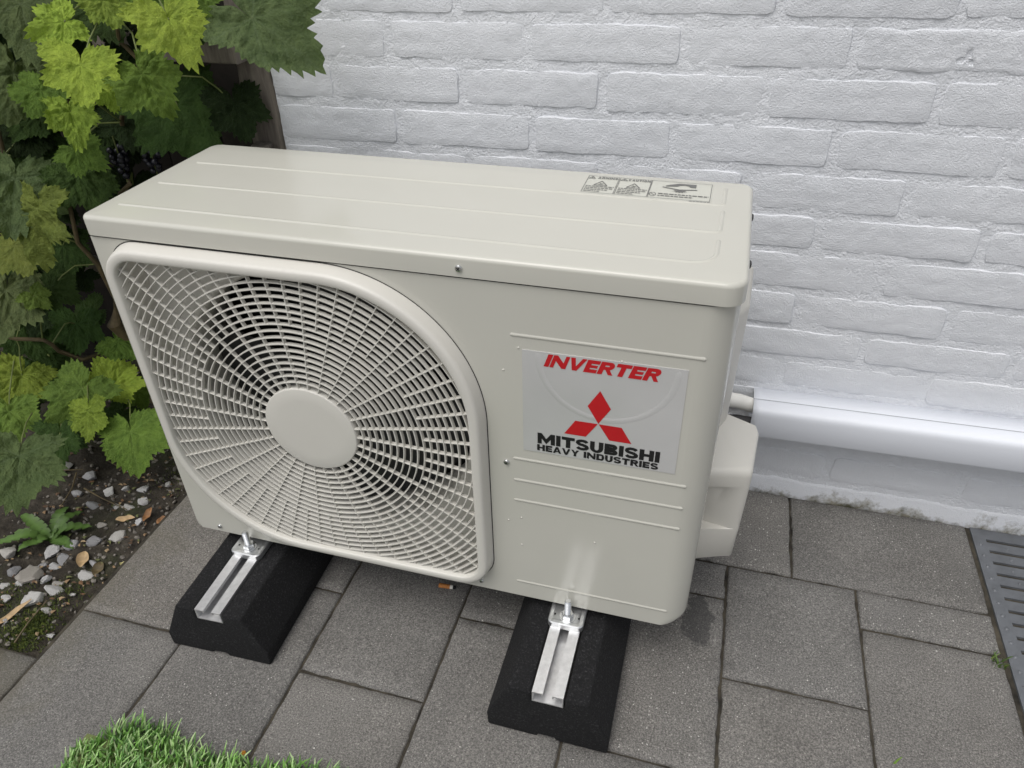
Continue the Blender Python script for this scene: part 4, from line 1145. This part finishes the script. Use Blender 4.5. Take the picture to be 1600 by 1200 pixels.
# dandelion like weed
def serrated(sd, L, Wd):
    rnd = random.Random(sd); V, F = [], []; n = 22
    for k in range(n+1):
        t = k/n; w = Wd*(.22 + .78*math.sin(math.pi*min(1, t*.92+.02))**1.1)*(1 if k % 3 else .62) * (1 - .9*max(0, t-.9)*10)
        w = max(w, .0006); z = L*(.42*t - .62*t*t) + .003*math.sin(t*9+sd)
        V += [(-w, L*t - .004*(k % 3 == 1), z + w*.35), (0, L*t, z), (w, L*t - .004*(k % 3 == 1), z + w*.35)]
    for k in range(n): F += [(3*k, 3*k+1, 3*k+4, 3*k+3), (3*k+1, 3*k+2, 3*k+5, 3*k+4)]
    me = mesh('leaf', V, F, True); c = (.085, .155, .035); T = []
    for q in range(len(V)): j = 1.5 if q % 3 == 1 else rnd.uniform(.85, 1.15); T.append((c[0]*j, c[1]*j, c[2]*j, 1))
    at = me.color_attributes.new('tint', 'FLOAT_COLOR', 'POINT'); at.data.foreach_set('color', np.array(T, dtype=np.float32).ravel()); return me
c = at_z(78, 838, ZG)
dn = tag(empty('dandelion', (c[0], c[1], max(soil_z(c[0], c[1]), ZG - .01))), 'green dandelion rosette with toothed leaves growing among the stones', 'weed')
for k, (a, L) in enumerate(((75, .085), (20, .080), (-12, .070), (-60, .075), (125, .090), (100, .070), (165, .060), (-100, .06))):
    o = obj('leaf', serrated(k, L, .012), M['weed'], dn); o.rotation_euler = (math.radians(random.uniform(14, 34)), 0, math.radians(a))
# fallen leaves and bits
def dry_leaf(u, v, L, Wd, rot, mat, label, cat='dry leaf', lift=.004):
    p = at_z(u, v, ZG); V, F = [], []; n = 12
    for k in range(n+1):
        t = k/n; w = Wd*math.sin(math.pi*(.04 + .94*t))**.8; z = .25*L*(t-.5)**2*1.6 + .0015*math.sin(t*11)
        V += [(-w, L*(t-.5), z + w*.7), (0, L*(t-.5), z), (w, L*(t-.5), z + w*.55)]
    for k in range(n): F += [(3*k, 3*k+1, 3*k+4, 3*k+3), (3*k+1, 3*k+2, 3*k+5, 3*k+4)]
    z0 = soil_z(p[0], p[1]) if p[0] < -.174 else ZG
    o = obj('dry_leaf', mesh('dry_leaf', V, F, True), mat, None, (p[0], p[1], max(z0, ZG-.02) + lift)); o.rotation_euler = (.1, .15, math.radians(rot)); return tag(o, label, cat)
dry_leaf(197, 812, .036, .0062, -70, M['drypale'], 'pale tan dry leaf lying on stones near the dark gravel')
dry_leaf(232, 808, .034, .006, 12, M['dry'], 'narrow reddish brown dry leaf upright by the paver edge', lift=.006)
dry_leaf(252, 808, .022, .008, -40, M['dry'], 'small rust orange dry leaf at the paver edge under the unit')
dry_leaf(15, 962, .075, .005, -25, M['drypale'], 'long curled tan dry leaf at the left picture edge')
dry_leaf(150, 882, .030, .009, 15, M['stem'], 'curled dark brown dead leaf beside the pale stones')
dry_leaf(126, 868, .036, .010, 30, M['drypale'], 'crumpled straw coloured dead leaf among the pale stones')
dry_leaf(190, 874, .013, .0065, 60, M['petal'], 'pale yellow petal lying at the edge of a paver', 'petal', .002)
dry_leaf(381, 1178, .008, .003, 20, plain('orange_bit', (.45, .20, .02), .6), 'tiny orange flower bit at the turf edge', 'petal', .002)
# crumbled leaf litter, uncountable
V, F, T = [], [], []
for k in range(420):
    x = -.182 - abs(random.gauss(0, .20)); y = random.uniform(-.19, .46); s_ = random.uniform(.002, .0075); a = random.uniform(0, 6.28); z = soil_z(x, y) + .0025
    b = len(V); c_ = random.choice([(.16, .09, .045), (.24, .16, .09), (.10, .06, .035), (.30, .22, .13), (.12, .13, .05)])
    for q, (rr, dz) in enumerate(((1, .0), (.45, .35), (1, .0), (.5, .25), (.8, .1))):
        an = a + q*1.257; V.append((x + s_*rr*math.cos(an), y + s_*rr*.7*math.sin(an), z + dz*s_ + random.uniform(0, .002))); T.append((*c_, 1))
    F += [(b, b+1, b+2), (b, b+2, b+3), (b, b+3, b+4)]
me = mesh('leaf_litter', V, F); at = me.color_attributes.new('tint', 'FLOAT_COLOR', 'POINT'); at.data.foreach_set('color', np.array(T, dtype=np.float32).ravel())
tag(obj('leaf_litter', me, M['moss']), 'crumbled brown leaf litter scattered over the soil bed', 'leaf litter', kind='stuff')
# dead stems
for (a, b) in (((120, 740), (95, 800)), ((130, 760), (200, 800)), ((20, 1000), (75, 940)), ((165, 715), (215, 742)), ((60, 745), (130, 735))):
    A, B = at_z(*a, ZG), at_z(*b, ZG)
    o = obj('twig', tube_me('twig', [Vector((p[0], p[1], soil_z(p[0], p[1]) + .008)) - VO*0 for p in (A, A*.6 + B*.4 + np.array([.004, 0, 0]), B)], [.0016, .0013, .0008], 6), M['stem'], soil)
# cigarette butt
p = at_z(700, 919, ZG)
cb = tag(empty('cigarette_butt', (p[0], p[1], ZG + .0042), math.radians(4)), 'orange cigarette butt on the paver under the grille corner', 'cigarette butt')
def cyl_x(name, x0, x1, r0, r1, mat, bend=0):
    n = 14; L = []
    for k in range(5):
        t = k/4; x = x0 + (x1-x0)*t; r = r0 + (r1-r0)*t
        L.append([(x, r*math.cos(2*math.pi*q/n) + bend*t, r*.9*math.sin(2*math.pi*q/n)) for q in range(n)])
    V, F = loft(L, True, True, True); obj(name, mesh(name, V, F, True, 50), mat, cb)
cyl_x('filter', -.015, .004, .0040, .0038, M['orange']); cyl_x('paper', .0042, .009, .0038, .0034, M['paper']); cyl_x('ash', .0092, .0135, .0034, .0026, M['ash'])
